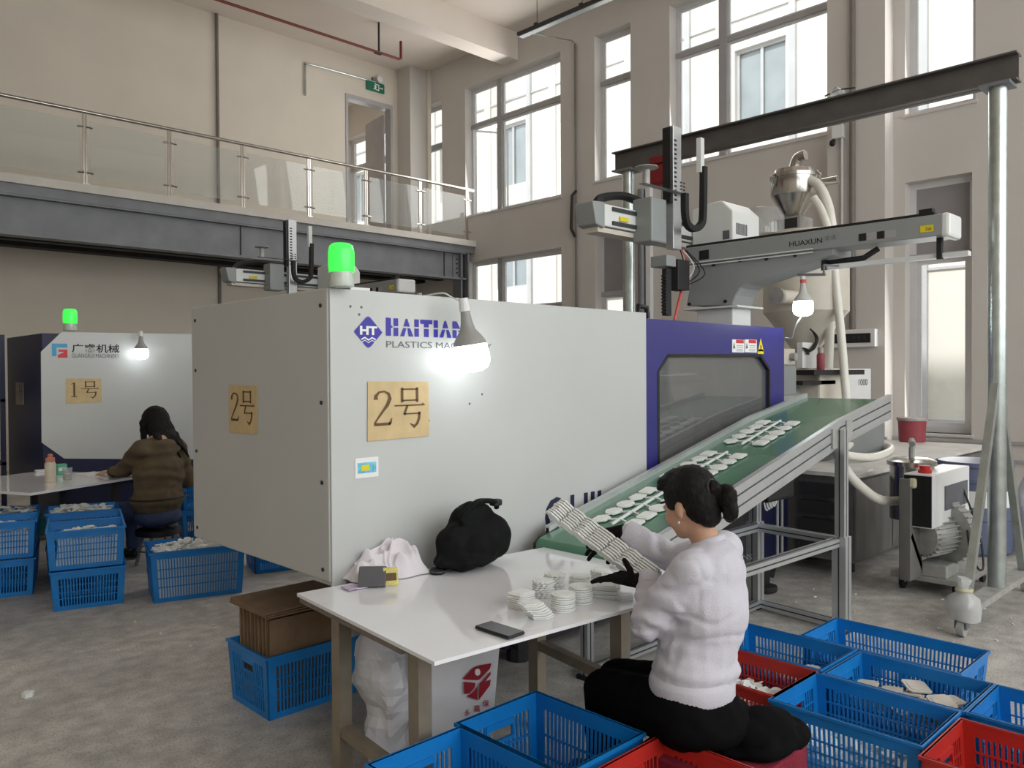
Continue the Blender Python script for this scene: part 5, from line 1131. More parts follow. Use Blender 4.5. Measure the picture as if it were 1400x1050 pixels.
heap((3.6, 1.865), .56, .37, .01, .14, 40, 'low bed of white scraps in the blue crate by the conveyor leg', PI2, kind='p', peak=.01)
loose((3.6, 1.75), .4, .37, .14, 9, 'white plaque in the blue crate by the conveyor leg', 'plastic_white', .045, ['hex', 'flower'])
heap((4.0, 1.5), .72, .4, .01, .07, 30, 'thin layer of white scraps in the long blue crate', PI2)
# crates in front of the table
crate((1.555, 1.8), .49, .37, .42, 'crate_blue', 'blue crate under the front corner of the marble table', PI2)
crate((1.94, 1.83), .49, .385, .42, 'crate_blue', 'empty blue crate between the table legs and the worker', PI2)
crate((1.985, 1.305), .46, .37, .42, 'crate_red', 'orange-red crate at the feet of the seated worker', PI2)
# crate with folded cartons
cc = crate((2.0, 3.62), .5, .4, .3, 'crate_blue', 'blue crate holding folded brown cartons beside the table leg', 0)
crate((2.55, 3.62), .52, .4, .3, 'crate_blue', 'blue crate in the shade beneath the machine cover', 0)
fc = root('folded_cartons', (2.0, 3.62, .02), 'bundle of folded brown cartons standing in the blue crate', 'cartons'); o = fc.location
for k in range(9):
    y = 3.46+.038*k; MB(o).box((1.79, y, .01), (2.2, y+.008+.004*(k % 2), .455+.006*(k % 3))).build('carton_sheet', 'card', fc)
for k in range(9): x = 1.8+.045*k; 
for k in range(3):
    dz = .475+.011*k; MB(o).prism([(-.24-.01*k, -.2), (.22, -.2+.012*k), (.22, .18), (-.24, .19)], (2.0, 3.62, dz), Vector((1, .02*(k-1), .0)), Vector((0, 1, 0)), (0, 0, .007)).build('carton_flap', 'card', fc)
# crates by the far worker
ang = math.atan2(-.276, .961); ex_ = Vector((.961, -.276, 0)); ey_ = Vector((.276, .961, 0))
def far_crate(nl, L, W_, H, z, label): c = nl+ex_*(L/2)+ey_*(W_/2); crate((c.x, c.y), L, W_, H, 'crate_blue', label, ang, z); return c
nl = PZ(69, 838, 0); c = far_crate(nl, .46, .4, .27, 0, 'lower blue crate of the stack beside the far work table'); far_crate(nl+ex_*-.02, .48, .4, .27, .275, 'upper blue crate full of white sprues beside the far table'); heap((c.x, c.y), .46, .4, .28, .5, 120, 'white sprues filling the upper crate beside the far table', ang)
n3 = nl+ey_*.42+ex_*-.02; c = far_crate(n3, .46, .4, .27, 0, 'lower blue crate in the second row by the far table'); far_crate(n3, .48, .4, .27, .275, 'upper blue crate in the second row by the far table')
n5 = nl+ey_*.84+ex_*-.05; far_crate(n5, .48, .4, .27, 0, 'lower blue crate in the row against the far table'); c = far_crate(n5, .5, .4, .27, .275, 'upper blue crate in the row against the far table'); heap((c.x, c.y), .5, .4, .28, .55, 60, 'white sprues in the crate against the far table', ang)
n2 = PZ(53, 812, 0)-ex_*.47; c = far_crate(n2, .45, .4, .27, 0, 'lower blue crate with hand hole at the end of the row'); far_crate(n2, .46, .4, .27, .275, 'upper blue crate with hand hole at the end of the row'); heap((c.x, c.y), .45, .4, .28, .49, 100, 'white sprues in the end crate of the row', ang)
n4 = n2+ey_*.42; far_crate(n4, .45, .4, .27, 0, 'lower blue crate behind the end crate'); c = far_crate(n4, .46, .4, .27, .275, 'upper blue crate behind the end crate'); heap((c.x, c.y), .45, .4, .28, .55, 60, 'white sprues in the crate behind the end crate', ang)
nc = PZ(205, 827, 0); c = far_crate(nc, .64, .46, .36, 0, 'big blue crate heaped with white sprues under the machine cover'); heap((c.x, c.y), .64, .46, .01, .35, 170, 'white sprues heaped in the big blue crate', ang)
crate((3.3, 6.15), .55, .4, .3, 'crate_blue', 'blue crate in the dark behind the white machine cover', ang)
cq = PZ(262, 745, 0); crate((cq.x+.3, cq.y+.3), .55, .4, .3, 'crate_blue', 'blue crate on the floor beside the far stool', ang); crate((cq.x+.3, cq.y+.3), .55, .4, .3, 'crate_blue', 'blue crate stacked beside the far stool', ang, .302)
# rack at the far left
rk = root('storage_rack', (1.35, 9.5, 0), 'dark storage rack beside the far machine', 'rack'); o = rk.location
for x in (.6, 1.92):
    for y in (9.15, 9.85): MB(o).box((x, y, 0), (x+.04, y+.04, 2.0)).build('upright', 'mach_navy', rk)
for z in (.1, .72, 1.34): MB(o).box((.6, 9.15, z), (1.96, 9.89, z+.03)).build('shelf', 'mach_navy', rk)
for z in (.131, .751, 1.371): crate((1.65, 9.5), .5, .4, .3, 'crate_blue', ('blue crate on the bottom rack shelf', 'blue crate on the middle rack shelf', 'blue crate on the top rack shelf')[int(z/.6)], 0, z)
bxx = root('carton', (1.65, 9.5, 1.675), 'brown carton on the top of the rack crate', 'carton'); MB().box((-.24, -.18, 0), (.24, .18, .12)).build('box', 'card', bxx, bevel=.004); MB().box((-.24, -.02, .12), (.24, .02, .121)).build('tape', 'tape', bxx)
# ------------------------------------------------------------------ printed carrier bag under the table
bgc = Vector((1.98, 2.6, 0)); wv = root('carrier_bag', bgc, 'white plastic carrier bag with red cube emblem under the table', 'bag'); o = bgc
er = Vector((.717, -.697, 0)); ef = Vector((-.697, -.717, 0))            # bag's width, and the side that carries the print
def bagq(x, y, dd): 
    d = ray(x, y); n = ef; k = (bgc+ef*dd-CAM).dot(n)/d.dot(n); return CAM+d*k
m = MB(o); N = 16; fr = []
cor = [bagq(580, 1010, .11), bagq(672, 1010, .11), bagq(684, 872, .11), bagq(582, 905, .11)]
def face(depth, amp, sd):
    out = []
    for j in range(N+1):
        for i in range(N+1):
            u, v = i/N, j/N; p = (cor[0]*(1-u)+cor[1]*u)*(1-v)+(cor[3]*(1-u)+cor[2]*u)*v
            p = Vector((p.x, p.y, cor[0].z*(1-v)+((cor[3]*(1-u)+cor[2]*u).z)*v))
            p = p-ef*depth+ef*(amp*noise.noise(p*9+Vector((sd, 0, 0)))); p.z = max(p.z, .005) if j else .005; out.append(p)
    return out
f1 = face(0, .008, 1); f2 = face(.2, .03, 5); n1_ = len(f1); S = N+1
fs = [(j*S+i, j*S+i+1, (j+1)*S+i+1, (j+1)*S+i) for j in range(N) for i in range(N)]
fs2 = [tuple(n1_+k for k in f[::-1]) for f in fs]; ed = [(j*S, (j+1)*S, n1_+(j+1)*S, n1_+j*S) for j in range(N)]+[(j*S+N, n1_+j*S+N, n1_+(j+1)*S+N, (j+1)*S+N) for j in range(N)]+[(i, n1_+i, n1_+i+1, i+1) for i in range(N)]
m.add(f1+f2, fs+fs2+ed); m.build('film', 'bag_white', wv, 60)
def lq(x, y): return bagq(x, y, .121)
for polys, mt, nm in ((([(655, 910), (671.5, 906), (672, 924), (665, 930), (654, 934.5), (643, 930)],), 'ink_red', 'emblem'),):
    pass
red = MB(o)
for poly in ([(634, 927), (647, 913), (656, 909.5), (672, 907), (670, 914), (656, 929), (652, 930), (634, 929)], [(634, 932), (650, 933.5), (649, 940), (642, 948), (635, 949)], [(658, 933), (670.5, 918), (671, 922), (663, 932), (671, 929), (670, 937), (654, 958), (656, 934)], [(646, 947), (653, 938), (652.5, 957), (638, 952)]): red.add([lq(*q) for q in poly], [tuple(range(len(poly)))])
em = red.build('emblem', 'ink_red', wv); hd_ = MB(o); c0 = bagq(653, 919, .1225); ring_ = [c0+er*(.011*math.cos(2*math.pi*k/14))+Vector((0, 0, .014*math.sin(2*math.pi*k/14))) for k in range(14)]; hd_.add(ring_, [tuple(range(14))]); hd_.build('emblem_head', 'white_print', em)
tx = MB(o)
for ch, (x, y) in zip('永嘉保', ((635, 979), (648, 973), (660, 966))): text_mb(tx, ch, lq(x, y), er, Vector((0, 0, 1)), ef*.001, .026, .024, bold=.01)
tx.build('bag_lettering', 'ink_red', wv)
# crumpled second bag beside it
pb = bagq(535, 1000, -.02); b2 = root('plastic_bag', (pb.x, pb.y, 0), 'crumpled plain white plastic bag standing beside the table leg', 'bag'); o = b2.location
m = MB(o); ellipsoid(m, o+Vector((0, 0, .13)), (.1, .1, .15)); ellipsoid(m, o+Vector((-.0, .03, .35)), (.12, .11, .16)); ellipsoid(m, o+Vector((-.02, .05, .5)), (.1, .1, .1)); capsule(m, o+Vector((0, 0, .05)), o+Vector((0, 0, .4)), .09, .1)
bo = fuse(m, 'film', 'bag_white', b2, .034, 1, .045, 7, 3, post=lambda c: Vector((c.x, c.y, max(c.z, .002))))
for p in bo.data.polygons: p.use_smooth = False
# castor and scrap litter on the floor
fw = root('swivel_caster', PZ(1046, 815, .0)+Vector((.1, .05, 0)), 'black rubber caster standing under the conveyor frame', 'caster'); 
MB().lathe([(.05, 0), (.08, .01), (.085, .03), (.08, .05), (.04, .055)], (0, 0, 0), 18).build('wheel', 'rubber', fw, True); m = MB(); m.box((-.05, -.02, .05), (.03, .02, .16)); m.T = Matrix.Rotation(.5, 4, 'Y'); m.box((-.04, -.018, .12), (.04, .018, .2)); m.build('fork', 'black', fw, bevel=.006)
random.seed(21)
sc_me = plaque_me('arrow', .012, .004)
for i in range(26):
    x, y = random.choice([(random.uniform(1050, 1300), random.uniform(790, 880)), (random.uniform(150, 340), random.uniform(840, 900)), (random.uniform(1280, 1390), random.uniform(800, 900))])
    o = bpy.data.objects.new('plastic_scrap', sc_me); COL.objects.link(o); o.location = PZ(x, y, .0015); o.rotation_euler = (0, 0, random.uniform(0, 6)); k = random.uniform(.4, 1.2); o.scale = (k, k*.6, 1); tag(o, 'tiny white plastic scrap lying on the concrete floor', 'scrap', 'plastic scraps on the floor')
o = tag(mobj('plastic_scrap', plaque_me('arrow', .03, .02), 'plastic_white'), 'larger crumpled white scrap alone on the open concrete floor', 'scrap'); o.location = PZ(38, 952, .002); o.rotation_euler = (0, 0, 1)
# ------------------------------------------------------------------ far work table
fz = .72; A_, B_, C_ = PZ(42, 674, fz), PZ(190, 651, fz), PZ(15, 649, fz); e1 = (B_-A_).normalized(); e2 = Vector((-e1.y, e1.x, 0)); Lf = (B_-A_).length+.06; Wf = abs((C_-A_).dot(e2))
ft = root('far_work_table', (A_+e1*.6+e2*.35).to_2d().to_3d(), 'far work table with pale top beneath the 1 号 sign', 'table'); o = ft.location
MB(o).prism([(0, 0), (Lf, 0), (Lf, Wf), (0, Wf)], A_-Vector((0, 0, .02)), e1, e2, (0, 0, .02)).build('table_top', 'marble', ft)
for u, v in ((.6, .4), (Lf-.2, .12), (.3, Wf-.1), (Lf-.2, Wf-.1)): p = A_+e1*u+e2*v; MB(o).box((p.x-.025, p.y-.025, 0), (p.x+.025, p.y+.025, fz-.02)).build('leg', 'steel_dark', ft)
for v in (.4, Wf-.1): MB(o).bar(A_+e1*.6+e2*v-Vector((0, 0, .4)), A_+e1*(Lf-.3)+e2*v-Vector((0, 0, .4)), .03, .03).build('stretcher', 'steel_dark', ft)
MB(o).prism([(.45, .55), (Lf-.2, .55), (Lf-.2, Wf-.1), (.45, Wf-.1)], A_-Vector((0, 0, .5)), e1, e2, (0, 0, .015)).build('lower_shelf', 'card', ft)
fzt = fz+.001
def fp(x, y): return PZ(x, y, fzt)
q = fp(69, 659); bt = root('drinking_bottle', q, 'pale pink drinking bottle on the far table', 'bottle'); MB().lathe([(.04, 0), (.042, .01), (.042, .15), (.03, .17)], (0, 0, 0), 16).build('body', 'bottle_body', bt, True); MB().lathe([(.033, .165), (.036, .17), (.034, .2), (.018, .205), (.02, .225), (.012, .232), (0, .232)], (0, 0, 0), 16).build('cap', 'bottle_cap', bt, True)
q = fp(86, 656); gj = root('glass_cup', q+Vector((.03, -.02, 0)), 'clear glass cup beside the pink bottle', 'cup'); MB().lathe([(.033, 0), (.038, .1), (.035, .1), (.03, .008), (0, .008)], (0, 0, 0), 16).build('cup', 'clear_plastic', gj, True); MB().lathe([(.03, .009), (.032, .05), (0, .05)], (0, 0, 0), 16).build('drink', 'bottle_body', gj, True)
q = fp(84, 648); tb_ = root('tissue_box', q, 'mint green carton behind the glass cup', 'box'); MB().box((-.04, -.03, 0), (.04, .03, .09)).build('box', 'mint', tb_, bevel=.004); MB().box((-.03, -.0315, .03), (.03, -.03, .06)).build('print', 'white_print', tb_)
q = fp(55, 646); wb = root('small_box', q, 'small white box lying near the far table corner', 'box'); MB().box((-.04, -.03, 0), (.04, .03, .025)).build('box', 'white_print', wb, bevel=.003); MB().box((-.041, -.031, .015), (.041, .031, .017)).build('seam', 'ink_grey', wb)
for i, (x, y, r_) in enumerate(((125, 648, .2), (150, 647, -.1), (170, 650, .5))):
    q = fp(x, y); pa = MB(); pa.box((-.1, -.14, 0), (.1, .14, .003)); po = tag(pa.build('paper_sheet', 'paper'), ('white sheet beside the glass cup on the far table', 'white sheet in the middle of the paper pile on the far table', 'uppermost white sheet under the far worker\'s hand')[i], 'paper', 'papers on the far table'); po.location = q+Vector((0, 0, .004*i)); po.rotation_euler = (0, 0, r_)
q = A_+e1*.68+e2*.75; tc_ = root('teal_tub', Vector((q.x, q.y, .236)), 'teal plastic tub on the shelf under the far table', 'tub'); MB().box((-.12, -.08, 0), (.12, .08, .14)).build('tub', 'crate_teal', tc_, bevel=.01); MB().box((-.13, -.09, .13), (.13, .09, .145)).build('rim', 'crate_teal', tc_)
# ================================================================== people
def hand(mb, wrist, palm_dir, finger_dir, up, k=1.0, curls=(.5, .5, .5, .5), thumb=None, spread=.12):
    """palm and five separate bent fingers; up = back of the hand"""
    pd = Vector(palm_dir).normalized(); up = Vector(up); up = (up-pd*up.dot(pd)).normalized(); sd = pd.cross(up).normalized(); w = Vector(wrist)
    for t in (-1, 0, 1): capsule(mb, w+sd*(.02*t*k), w+pd*(.085*k)+sd*(.026*t*k), .017*k, .0145*k, 10)
    L = (.07, .08, .075, .058)
    for i in range(4):
        t = i-1.5; p = w+pd*(.088*k)+sd*(.0205*t*k); d = (pd+sd*(spread*t)).normalized(); c = curls[i]; l = L[i]*k
        for seg, ln in enumerate((.42, .32, .26)):
            d = (d*math.cos(c)-up*math.sin(c)).normalized(); q = p+d*(l*ln); capsule(mb, p, q, (.0098-.0008*seg)*k, (.009-.0008*seg)*k, 9); p = q
    tb_ = Vector(thumb).normalized() if thumb is not None else (pd*.5-sd*.8-up*.2).normalized(); p = w+pd*(.028*k)-sd*(.025*k)
    q = p+tb_*(.042*k); capsule(mb, p, q, .0135*k, .0115*k, 9); q2 = q+(tb_*.8+pd*.45).normalized()*(.034*k); capsule(mb, q, q2, .011*k, .009*k, 9)
# ------------------------------------------------------------------ worker at the near table
FW = Vector((-.2, .98, 0)).normalized(); RT_ = Vector((FW.y, -FW.x, 0)); UP = Vector((0, 0, 1))
pel = PD(946, 966, 2.7); neck = PD(968, 742, 2.75); chest = PD(962, 830, 2.74); head = PD(943, 688, 2.77)
pw = root('person', (pel.x, pel.y, 0), 'seated worker in a pale sweatshirt and black gloves holding a bundle of sprues', 'person'); off = pw.location
lsh, rsh = neck-RT_*.155-UP*.06, neck+RT_*.155-UP*.05
lel, lwr = PD(886, 852, 2.70), PD(886, 797, 2.88)
rel, rwr = PD(928, 768, 3.03), PD(864, 731, 3.08)
hl, hr = pel-RT_*.085, pel+RT_*.085
kl, kr = Vector((hl.x+.09, hl.y+.4, .43)), Vector((hr.x+.02, hr.y+.38, .44))
al, ar = kl+Vector((.0, .02, 0)), kr+Vector((.0, .03, 0)); al.z = ar.z = .09
HF = (FW*.9+RT_*.28-UP*.3).normalized(); HR = HF.cross(UP).normalized(); HU = HR.cross(HF)
HM = Matrix((HR, HF, HU)).transposed()                        # columns: right, forward, up
def hp_(x, y, z): return head+HR*x+HF*y+HU*z
# body (skin): continuous head, neck, trunk, arms, legs
m = MB(off)
ellipsoid(m, hp_(0, -.008, .03), (.074, .092, .088), HM); ellipsoid(m, hp_(0, .03, -.035), (.06, .064, .078), HM); ellipsoid(m, hp_(0, .055, -.085), (.032, .03, .03), HM)
ellipsoid(m, hp_(0, .098, -.022), (.012, .018, .026), HM); ellipsoid(m, hp_(0, .086, -.06), (.024, .014, .012), HM)
for s in (-1, 1): ellipsoid(m, hp_(s*.038, .058, -.035), (.026, .026, .03), HM); ellipsoid(m, hp_(s*.074, -.008, -.022), (.009, .018, .031), HM); ellipsoid(m, hp_(s*.03, .083, .005), (.017, .008, .009), HM)
capsule(m, hp_(0, -.02, -.05), neck-UP*.02, .046, .05); capsule(m, neck-UP*.06, chest, .06, .09); capsule(m, chest, pel, .09, .1); capsule(m, lsh, rsh, .035, .035)
for a, b_, c_, d_, e_, f_ in ((lsh, lel, lwr, hl, kl, al), (rsh, rel, rwr, hr, kr, ar)): capsule(m, a, b_, .035, .03); capsule(m, b_, c_, .028, .024); capsule(m, d_, e_, .06, .045); capsule(m, e_, f_, .04, .032); capsule(m, f_, f_+FW*.12-UP*.045, .03, .026)
fuse(m, 'body', 'skin', pw, .009, 3)
# gloves
m = MB(off); hand(m, lwr+(PD(868, 793, 2.9)-lwr)*.4, PD(846, 789, 2.935)-lwr, None, UP*.6-FW*.5, 1.12, (.12, .18, .28, .35), thumb=UP*1.0+FW*.05+RT_*-.15, spread=.2); capsule(m, lwr, lwr+(PD(868, 793, 2.9)-lwr)*.7, .03, .03); fuse(m, 'glove', 'glove', pw, .0045, 2)
m = MB(off); rh = PD(854, 730, 3.085); hand(m, rh, PD(826, 737, 3.1)-rh, None, UP*.55-_f*.6, 1.12, (.35, .4, .45, .5), thumb=-UP*.75+FW*.1-RT_*.35); capsule(m, rwr, rh, .032, .032); fuse(m, 'glove', 'glove', pw, .0045, 2)
# sweatshirt
m = MB(off); lo = pel+UP*.075
ellipsoid(m, lerp(pel, chest, .36), (.165, .14, .14), Matrix((RT_, FW, UP)).transposed()); ellipsoid(m, chest-FW*.02, (.168, .13, .19), Matrix((RT_, FW, UP)).transposed()); ellipsoid(m, lerp(chest, neck, .55)-FW*.02, (.155, .11, .12), Matrix((RT_, FW, UP)).transposed())
capsule(m, pel+UP*.08, chest, .135, .135); capsule(m, lsh, rsh, .062, .062); capsule(m, neck-UP*.06, neck-UP*.025, .075, .058)
capsule(m, lsh, lel, .066, .06); capsule(m, lel, lwr, .057, .042); capsule(m, rsh, rel, .068, .062); capsule(m, rel, rwr, .058, .048)
capsule(m, lerp(lsh, chest, .35), lerp(lsh, lel, .5), .085, .07); capsule(m, lerp(lsh, chest, .8), lerp(lsh, lel, .75), .07, .055)
def swf(c):
    w = c+Vector(off); a = 0
    d = (w-lerp(lsh, lel, .75)).length; a += .008*math.exp(-(d/.12)**2)*math.sin((w.z*95)+w.x*30+4*noise.noise(w*12))
    d = (w-lerp(rel, rwr, .5)).length; a += .006*math.exp(-(d/.14)**2)*math.sin((w.x*80)-w.z*40+4*noise.noise(w*12))
    if w.z < pel.z+.18: a += .008*math.sin(w.z*85+w.x*14+3*noise.noise(w*6))*min(1, (pel.z+.18-w.z)/.1)
    da = min((w-lsh).length, (w-lel).length, (w-lerp(lsh, lel, .5)).length, (w-lwr).length); near = max(0, 1-da/.16)
    a += .007*near*crease(Vector((w.x*1.0, w.y*1.0, w.z*1.0))+Vector((2, 1, 0)), 11)
    a += .006*crease(Vector((w.x*.6+w.z*.5, w.y*.6, w.z*1.1-w.x*.4)), 8)*(1 if w.z < chest.z+.02 else .35)
    a += .003*noise.noise(Vector((w.x*6, w.y*6, w.z*12))); return a
fuse(m, 'sweatshirt', 'sweater', pw, .008, 4, fold=swf)
# ribbed hem and cuffs, collar
BM = Matrix((RT_, FW, UP)).transposed()
def rib(c, ax, r1, r2, h, n, name, mt='sweater', ex_=None):
    mm = MB(off); ax = Vector(ax).normalized(); a = Vector(ex_) if ex_ else ax.orthogonal(); a = (a-ax*a.dot(ax)).normalized(); b = ax.cross(a); N2 = n*2; vs = []
    for hh, s in ((-h/2, .97), (-h/4, 1.02), (h/4, 1.02), (h/2, .97)):
        for k in range(N2): t = 2*math.pi*k/N2; q = s*(1+.012*(k % 2)); vs.append(Vector(c)+ax*hh+a*(r1*q*math.cos(t))+b*(r2*q*math.sin(t)))
    mm.add(vs, [(i*N2+k, i*N2+(k+1) % N2, (i+1)*N2+(k+1) % N2, (i+1)*N2+k) for i in range(3) for k in range(N2)]+[tuple(range(N2-1, -1, -1)), tuple(range(3*N2, 4*N2))]); return mm.build(name, mt, pw, 70)
rib(pel+UP*.075, UP, .15, .135, .075, 60, 'hem', ex_=RT_); rib(lwr, lwr-lel, .041, .041, .06, 24, 'cuff'); rib(rwr, rwr-rel, .045, .045, .06, 24, 'cuff')
rib(neck+UP*.002+FW*.0, (neck-chest)+FW*.1, .056, .06, .022, 30, 'collar', ex_=RT_)
q = neck-FW*.105-UP*.045+RT_*.01; pr_ = MB(off); text_mb(pr_, 'NS', q-FW*.012, -_f.cross(UP)*-1 if False else _r, UP, (0, 0, 0), .018, .03); pr_.build('back_print', 'ink_grey', pw)
# trousers
m = MB(off); ellipsoid(m, pel-UP*.01, (.19, .165, .11), BM); ellipsoid(m, pel-UP*.03-FW*.03, (.2, .17, .075), BM)
for a, b_, c_ in ((hl, kl, al), (hr, kr, ar)): capsule(m, a-UP*.005, b_, .11, .075); capsule(m, b_, c_+UP*.04, .074, .055)
fuse(m, 'trousers', 'pants', pw, .011, 4, .006, 12, 6)
for f_ in (al, ar):
    m = MB(off); capsule(m, f_+UP*-.03-FW*.03, f_+FW*.15-UP*.045, .045, .04); fuse(m, 'shoe', 'black', pw, .01, 3, post=lambda c: Vector((c.x, c.y, max(c.z, .004))))
# hair: swept back cap, braid over the brow, ponytail
m = MB(off); ellipsoid(m, hp_(0, -.02, .04), (.082, .096, .09), HM); ellipsoid(m, hp_(0, -.055, .0), (.074, .066, .088), HM); ellipsoid(m, hp_(0, -.07, -.055), (.05, .035, .04), HM)
ellipsoid(m, hp_(0, .02, .085), (.066, .06, .045), HM)
for s in (-1, 1): ellipsoid(m, hp_(s*.066, .018, .028), (.018, .03, .045), HM)
for k in range(9): t = -1.25+2.5*k/8; ellipsoid(m, hp_(.068*math.sin(t), .052+.008*math.cos(t), .06+.045*math.cos(t)), (.015, .016, .016), HM)
hc = fuse(m, 'hair', 'hair', pw, .006, 3, .003, 60, 3)
m = MB(off); b0 = hp_(0, -.11, .03); ellipsoid(m, b0, (.024, .03, .028), HM); ellipsoid(m, PD(994, 678, 2.68), (.034, .036, .042)); ellipsoid(m, PD(998, 698, 2.675), (.027, .03, .042)); capsule(m, hp_(0, -.09, .02), PD(992, 680, 2.68), .025, .028); fuse(m, 'ponytail', 'hair', hc, .006, 3, .006, 40, 8)
m = MB(off); m.tube([b0+(HR*math.cos(2*math.pi*k/12)+HU*math.sin(2*math.pi*k/12))*.027 for k in range(13)], .006, 6); m.build('hair_tie', 'black', hc, True)
# earring
e0 = hp_(-.083, -.004, -.06); MB(off).sphere(e0, (.004, .004, .008), 8, 6).build('earring', 'chrome', pw, True)
# eyes and brows on the turned face
for s in (-1, 1):
    MB(off).sphere(hp_(s*.03, .086, .004), .009, 8, 6).build('eye', 'white_print', pw, True)
    m = MB(off); m.bar(hp_(s*.015, .094, .024), hp_(s*.048, .084, .022), .006, .006); m.build('eyebrow', 'hair', pw)
MB(off).bar(hp_(-.02, .097, -.06), hp_(.02, .097, -.06), .006, .005).build('lips', 'bottle_cap', pw)
# bundle of sprues in her hands
A_, B_ = PD(768, 702, 3.2), PD(880, 784, 2.95); bd = (B_-A_).normalized(); bu = Vector((.55, .3, .8)); bu = (bu-bd*bu.dot(bd)).normalized(); bs = bd.cross(bu)
for k in range(8):
    T = root('sprue_tree', (A_+B_)/2+bu*(.0105*(k-3.5)), ('lowest', 'second', 'third', 'fourth', 'fifth', 'sixth', 'seventh', 'topmost')[k]+(' sprue' if k in (0, 7) else ' sprue from below')+' in the bundle held in the gloved hands', 'plastic sprue', 'sprues held by the near worker')
    j = random.uniform(-.008, .008); T.matrix_basis = Matrix.Translation((A_+B_)/2+bu*(.0105*(k-3.5))+bd*j) @ Matrix((bd, bs, bu)).transposed().to_4x4() @ Matrix.Scale(.95, 4)
    m = MB(); m.bar((-.27, 0, .004), (.27, 0, .004), .01, .008)
    for i in range(5): m.bar((-.27+.012*i, -.05, .004), (-.285+.012*i, -.052, .016), .004, .004)
    m.build('runner', 'plastic_white', T)
    for i in range(7):
        q = MB(); plaque_mb(q, ('flower', 'hex', 'flower', 'square', 'hex', 'flower', 'square')[i], .043, (-.225+.075*i, 0, 0), .0075); q.build('plaque', 'plastic_white', T)
# stool with maroon cushion and a black coat spread on it
sc_ = PZ(985, 1040, .36); sx, sy = pel.x+.03, pel.y-.06
stl = root('cushioned_stool', (sx, sy, 0), 'low square stool with a maroon cover under the seated worker', 'stool'); o = stl.location
for i in (-1, 1):
    for j in (-1, 1): MB(o).cyl((sx+i*.15, sy+j*.15, 0), (sx+i*.13, sy+j*.13, .3), .018, 10).build('leg', 'steel_dark', stl)
m = MB(o); m.box((sx-.2, sy-.22, .24), (sx+.24, sy+.18, .36)); fuse(m, 'cushion', 'maroon', stl, .02, 3, .008, 9, 1)
m = MB(o); m.box((sx-.18, sy-.18, .22), (sx+.18, sy+.16, .25)); m.build('seat_board', 'card', stl)
ct = root('black_coat', (sx, sy, .36), 'black coat spread over the maroon stool under the worker', 'coat'); o = ct.location
m = MB(o); ellipsoid(m, (sx+.1, sy-.04, .385), (.19, .2, .045)); ellipsoid(m, (sx+.2, sy-.1, .37), (.15, .13, .05)); ellipsoid(m, (sx+.1, sy-.12, .42), (.15, .1, .06)); fuse(m, 'coat', 'pants', ct, .013, 4, .01, 9, 9)
# ------------------------------------------------------------------ worker at the far table
FW2 = Vector((-.35, .94, 0)).normalized(); R2 = Vector((FW2.y, -FW2.x, 0)); B2 = Matrix((R2, FW2, UP)).transposed()
pe2 = PD(216, 700, 6.75); ne2 = PD(217, 603, 6.78); hd2 = PD(211, 577, 6.85); ch2 = lerp(pe2, ne2, .6)
p2 = root('person', (pe2.x, pe2.y, 0), 'seated worker in a brown jacket with long black hair at the far table', 'person'); off = p2.location
l2, r2_ = ne2-R2*.185-UP*.06, ne2+R2*.185-UP*.06
le2, lw2 = PD(172, 640, 6.75), PD(155, 645, 6.98); re2, rw2 = PD(255, 655, 7.0), PD(235, 655, 7.2)
k1, k2 = pe2-R2*.1+FW2*.42, pe2+R2*.1+FW2*.42; a1, a2 = Vector((k1.x, k1.y, .08)), Vector((k2.x, k2.y, .08))
m = MB(off); ellipsoid(m, hd2, (.075, .095, .11), B2); ellipsoid(m, hd2+FW2*.09-UP*.02, (.012, .02, .025), B2); capsule(m, hd2-UP*.05, ne2, .05, .055); capsule(m, ne2, ch2, .09, .12); capsule(m, ch2, pe2, .12, .14); capsule(m, l2, r2_, .05, .05)
for a, b_, c_, d_, e_ in ((l2, le2, lw2, k1, a1), (r2_, re2, rw2, k2, a2)): capsule(m, a, b_, .045, .038); capsule(m, b_, c_, .036, .026); capsule(m, pe2, d_, .08, .05); capsule(m, d_, e_, .05, .035)
hand(m, lw2, FW2-R2*.3, None, UP, 1, (.3, .3, .3, .3)); hand(m, rw2, FW2-R2*.3, None, UP, 1, (.3, .3, .3, .3))
fuse(m, 'body', 'skin', p2, .012, 2)
m = MB(off); ellipsoid(m, ch2-UP*.04, (.23, .165, .26), B2); ellipsoid(m, lerp(pe2, ch2, .3), (.235, .18, .16), B2); capsule(m, l2, r2_, .085, .085); ellipsoid(m, lerp(ch2, ne2, .6), (.2, .14, .13), B2); capsule(m, l2, le2, .085, .07); capsule(m, le2, lw2, .068, .045); capsule(m, r2_, re2, .085, .07); capsule(m, re2, rw2, .065, .045)
ellipsoid(m, ne2-FW2*.07-UP*.04, (.12, .07, .06), B2)
fuse(m, 'jacket', 'jacket', p2, .014, 3, .012, 8, 5, fold=lambda c: .006*math.sin((c.z)*60+3*noise.noise(c*6)))
m = MB(off); z_ = lerp(pe2, ch2, .36); m.tube([z_+R2*(.24*math.cos(t))+FW2*(.185*math.sin(t)) for t in [2*math.pi*k/24 for k in range(25)]], .008, 6); m.build('waist_cord', 'black', p2, True)
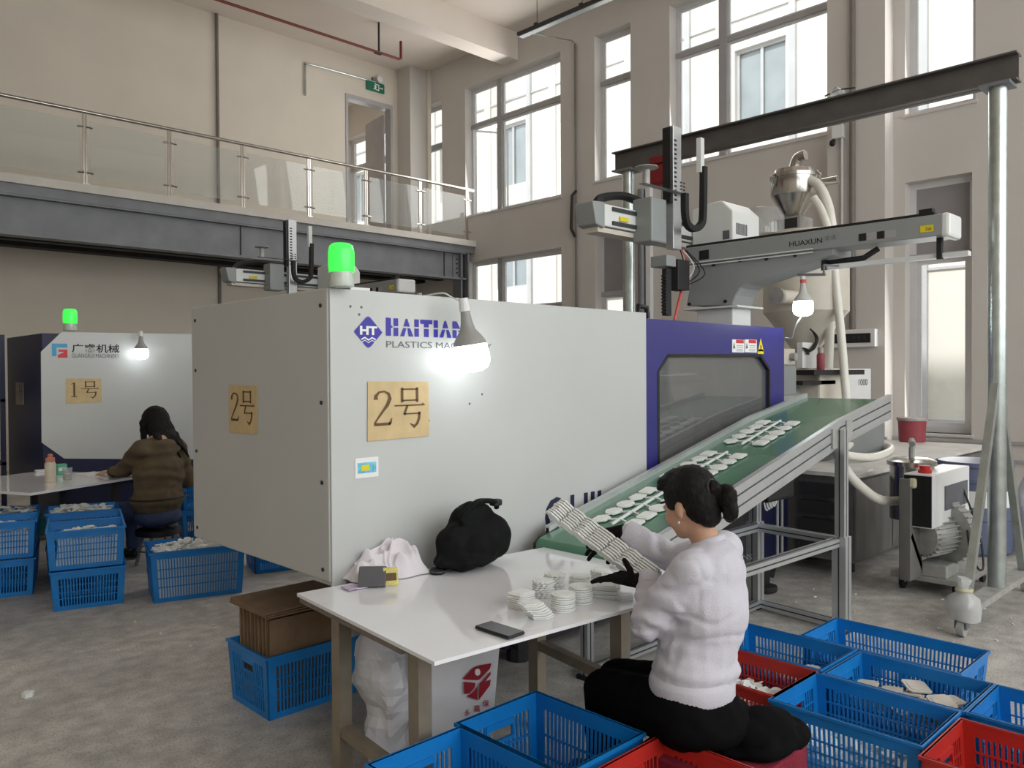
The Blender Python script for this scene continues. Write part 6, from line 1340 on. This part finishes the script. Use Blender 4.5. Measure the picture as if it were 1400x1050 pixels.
m = MB(off); ellipsoid(m, pe2-UP*.03, (.2, .17, .1), B2)
for k_, a_ in ((k1, a1), (k2, a2)): capsule(m, pe2+(k_-pe2)*.1, k_, .1, .075); capsule(m, k_, a_+UP*.05, .075, .06)
fuse(m, 'jeans', 'jeans', p2, .014, 3, .006, 10, 2)
for a_ in (a1, a2): m = MB(off); capsule(m, a_-UP*.03-FW2*.02, a_+FW2*.15-UP*.04, .045, .04); fuse(m, 'shoe', 'black', p2, .012, 2, post=lambda c: Vector((c.x, c.y, max(c.z, .004))))
m = MB(off); ellipsoid(m, hd2-FW2*.015+UP*.02, (.11, .115, .12), B2); ellipsoid(m, hd2-FW2*.075-UP*.07, (.115, .075, .13), B2); ellipsoid(m, hd2-FW2*.12-UP*.15+R2*.02, (.115, .06, .1), B2)
for i in range(9): capsule(m, hd2-FW2*.13-UP*.1+R2*(.026*(i-4)), hd2-FW2*.21-UP*(.22+.04*(i % 3))+R2*(.03*(i-4)+.05), .024, .01)
capsule(m, hd2+FW2*.03-R2*.085, hd2+FW2*.01-R2*.1-UP*.18, .034, .022)
capsule(m, hd2-FW2*.05+R2*.09, hd2-FW2*.12+R2*.19-UP*.22, .03, .012)
fuse(m, 'hair', 'hair', p2, .009, 2, .005, 40, 4)
st2 = root('round_stool', (pe2.x, pe2.y, 0), 'round black stool under the far worker in the brown jacket', 'stool'); o = st2.location; zs = pe2.z-.13
MB(o).lathe([(.15, zs-.06), (.18, zs-.05), (.18, zs-.01), (.15, zs)], (pe2.x, pe2.y, 0), 20).build('seat', 'black', st2, True)
for k in range(4): t = math.pi/4+k*math.pi/2; MB(o).cyl((pe2.x+.19*math.cos(t), pe2.y+.19*math.sin(t), 0), (pe2.x+.12*math.cos(t), pe2.y+.12*math.sin(t), zs-.05), .014, 8).build('leg', 'steel_grey', st2)
MB(o).tube([(pe2.x+.165*math.cos(t), pe2.y+.165*math.sin(t), .15) for t in [2*math.pi*k/20 for k in range(21)]], .008, 6).build('foot_ring', 'steel_grey', st2, True)
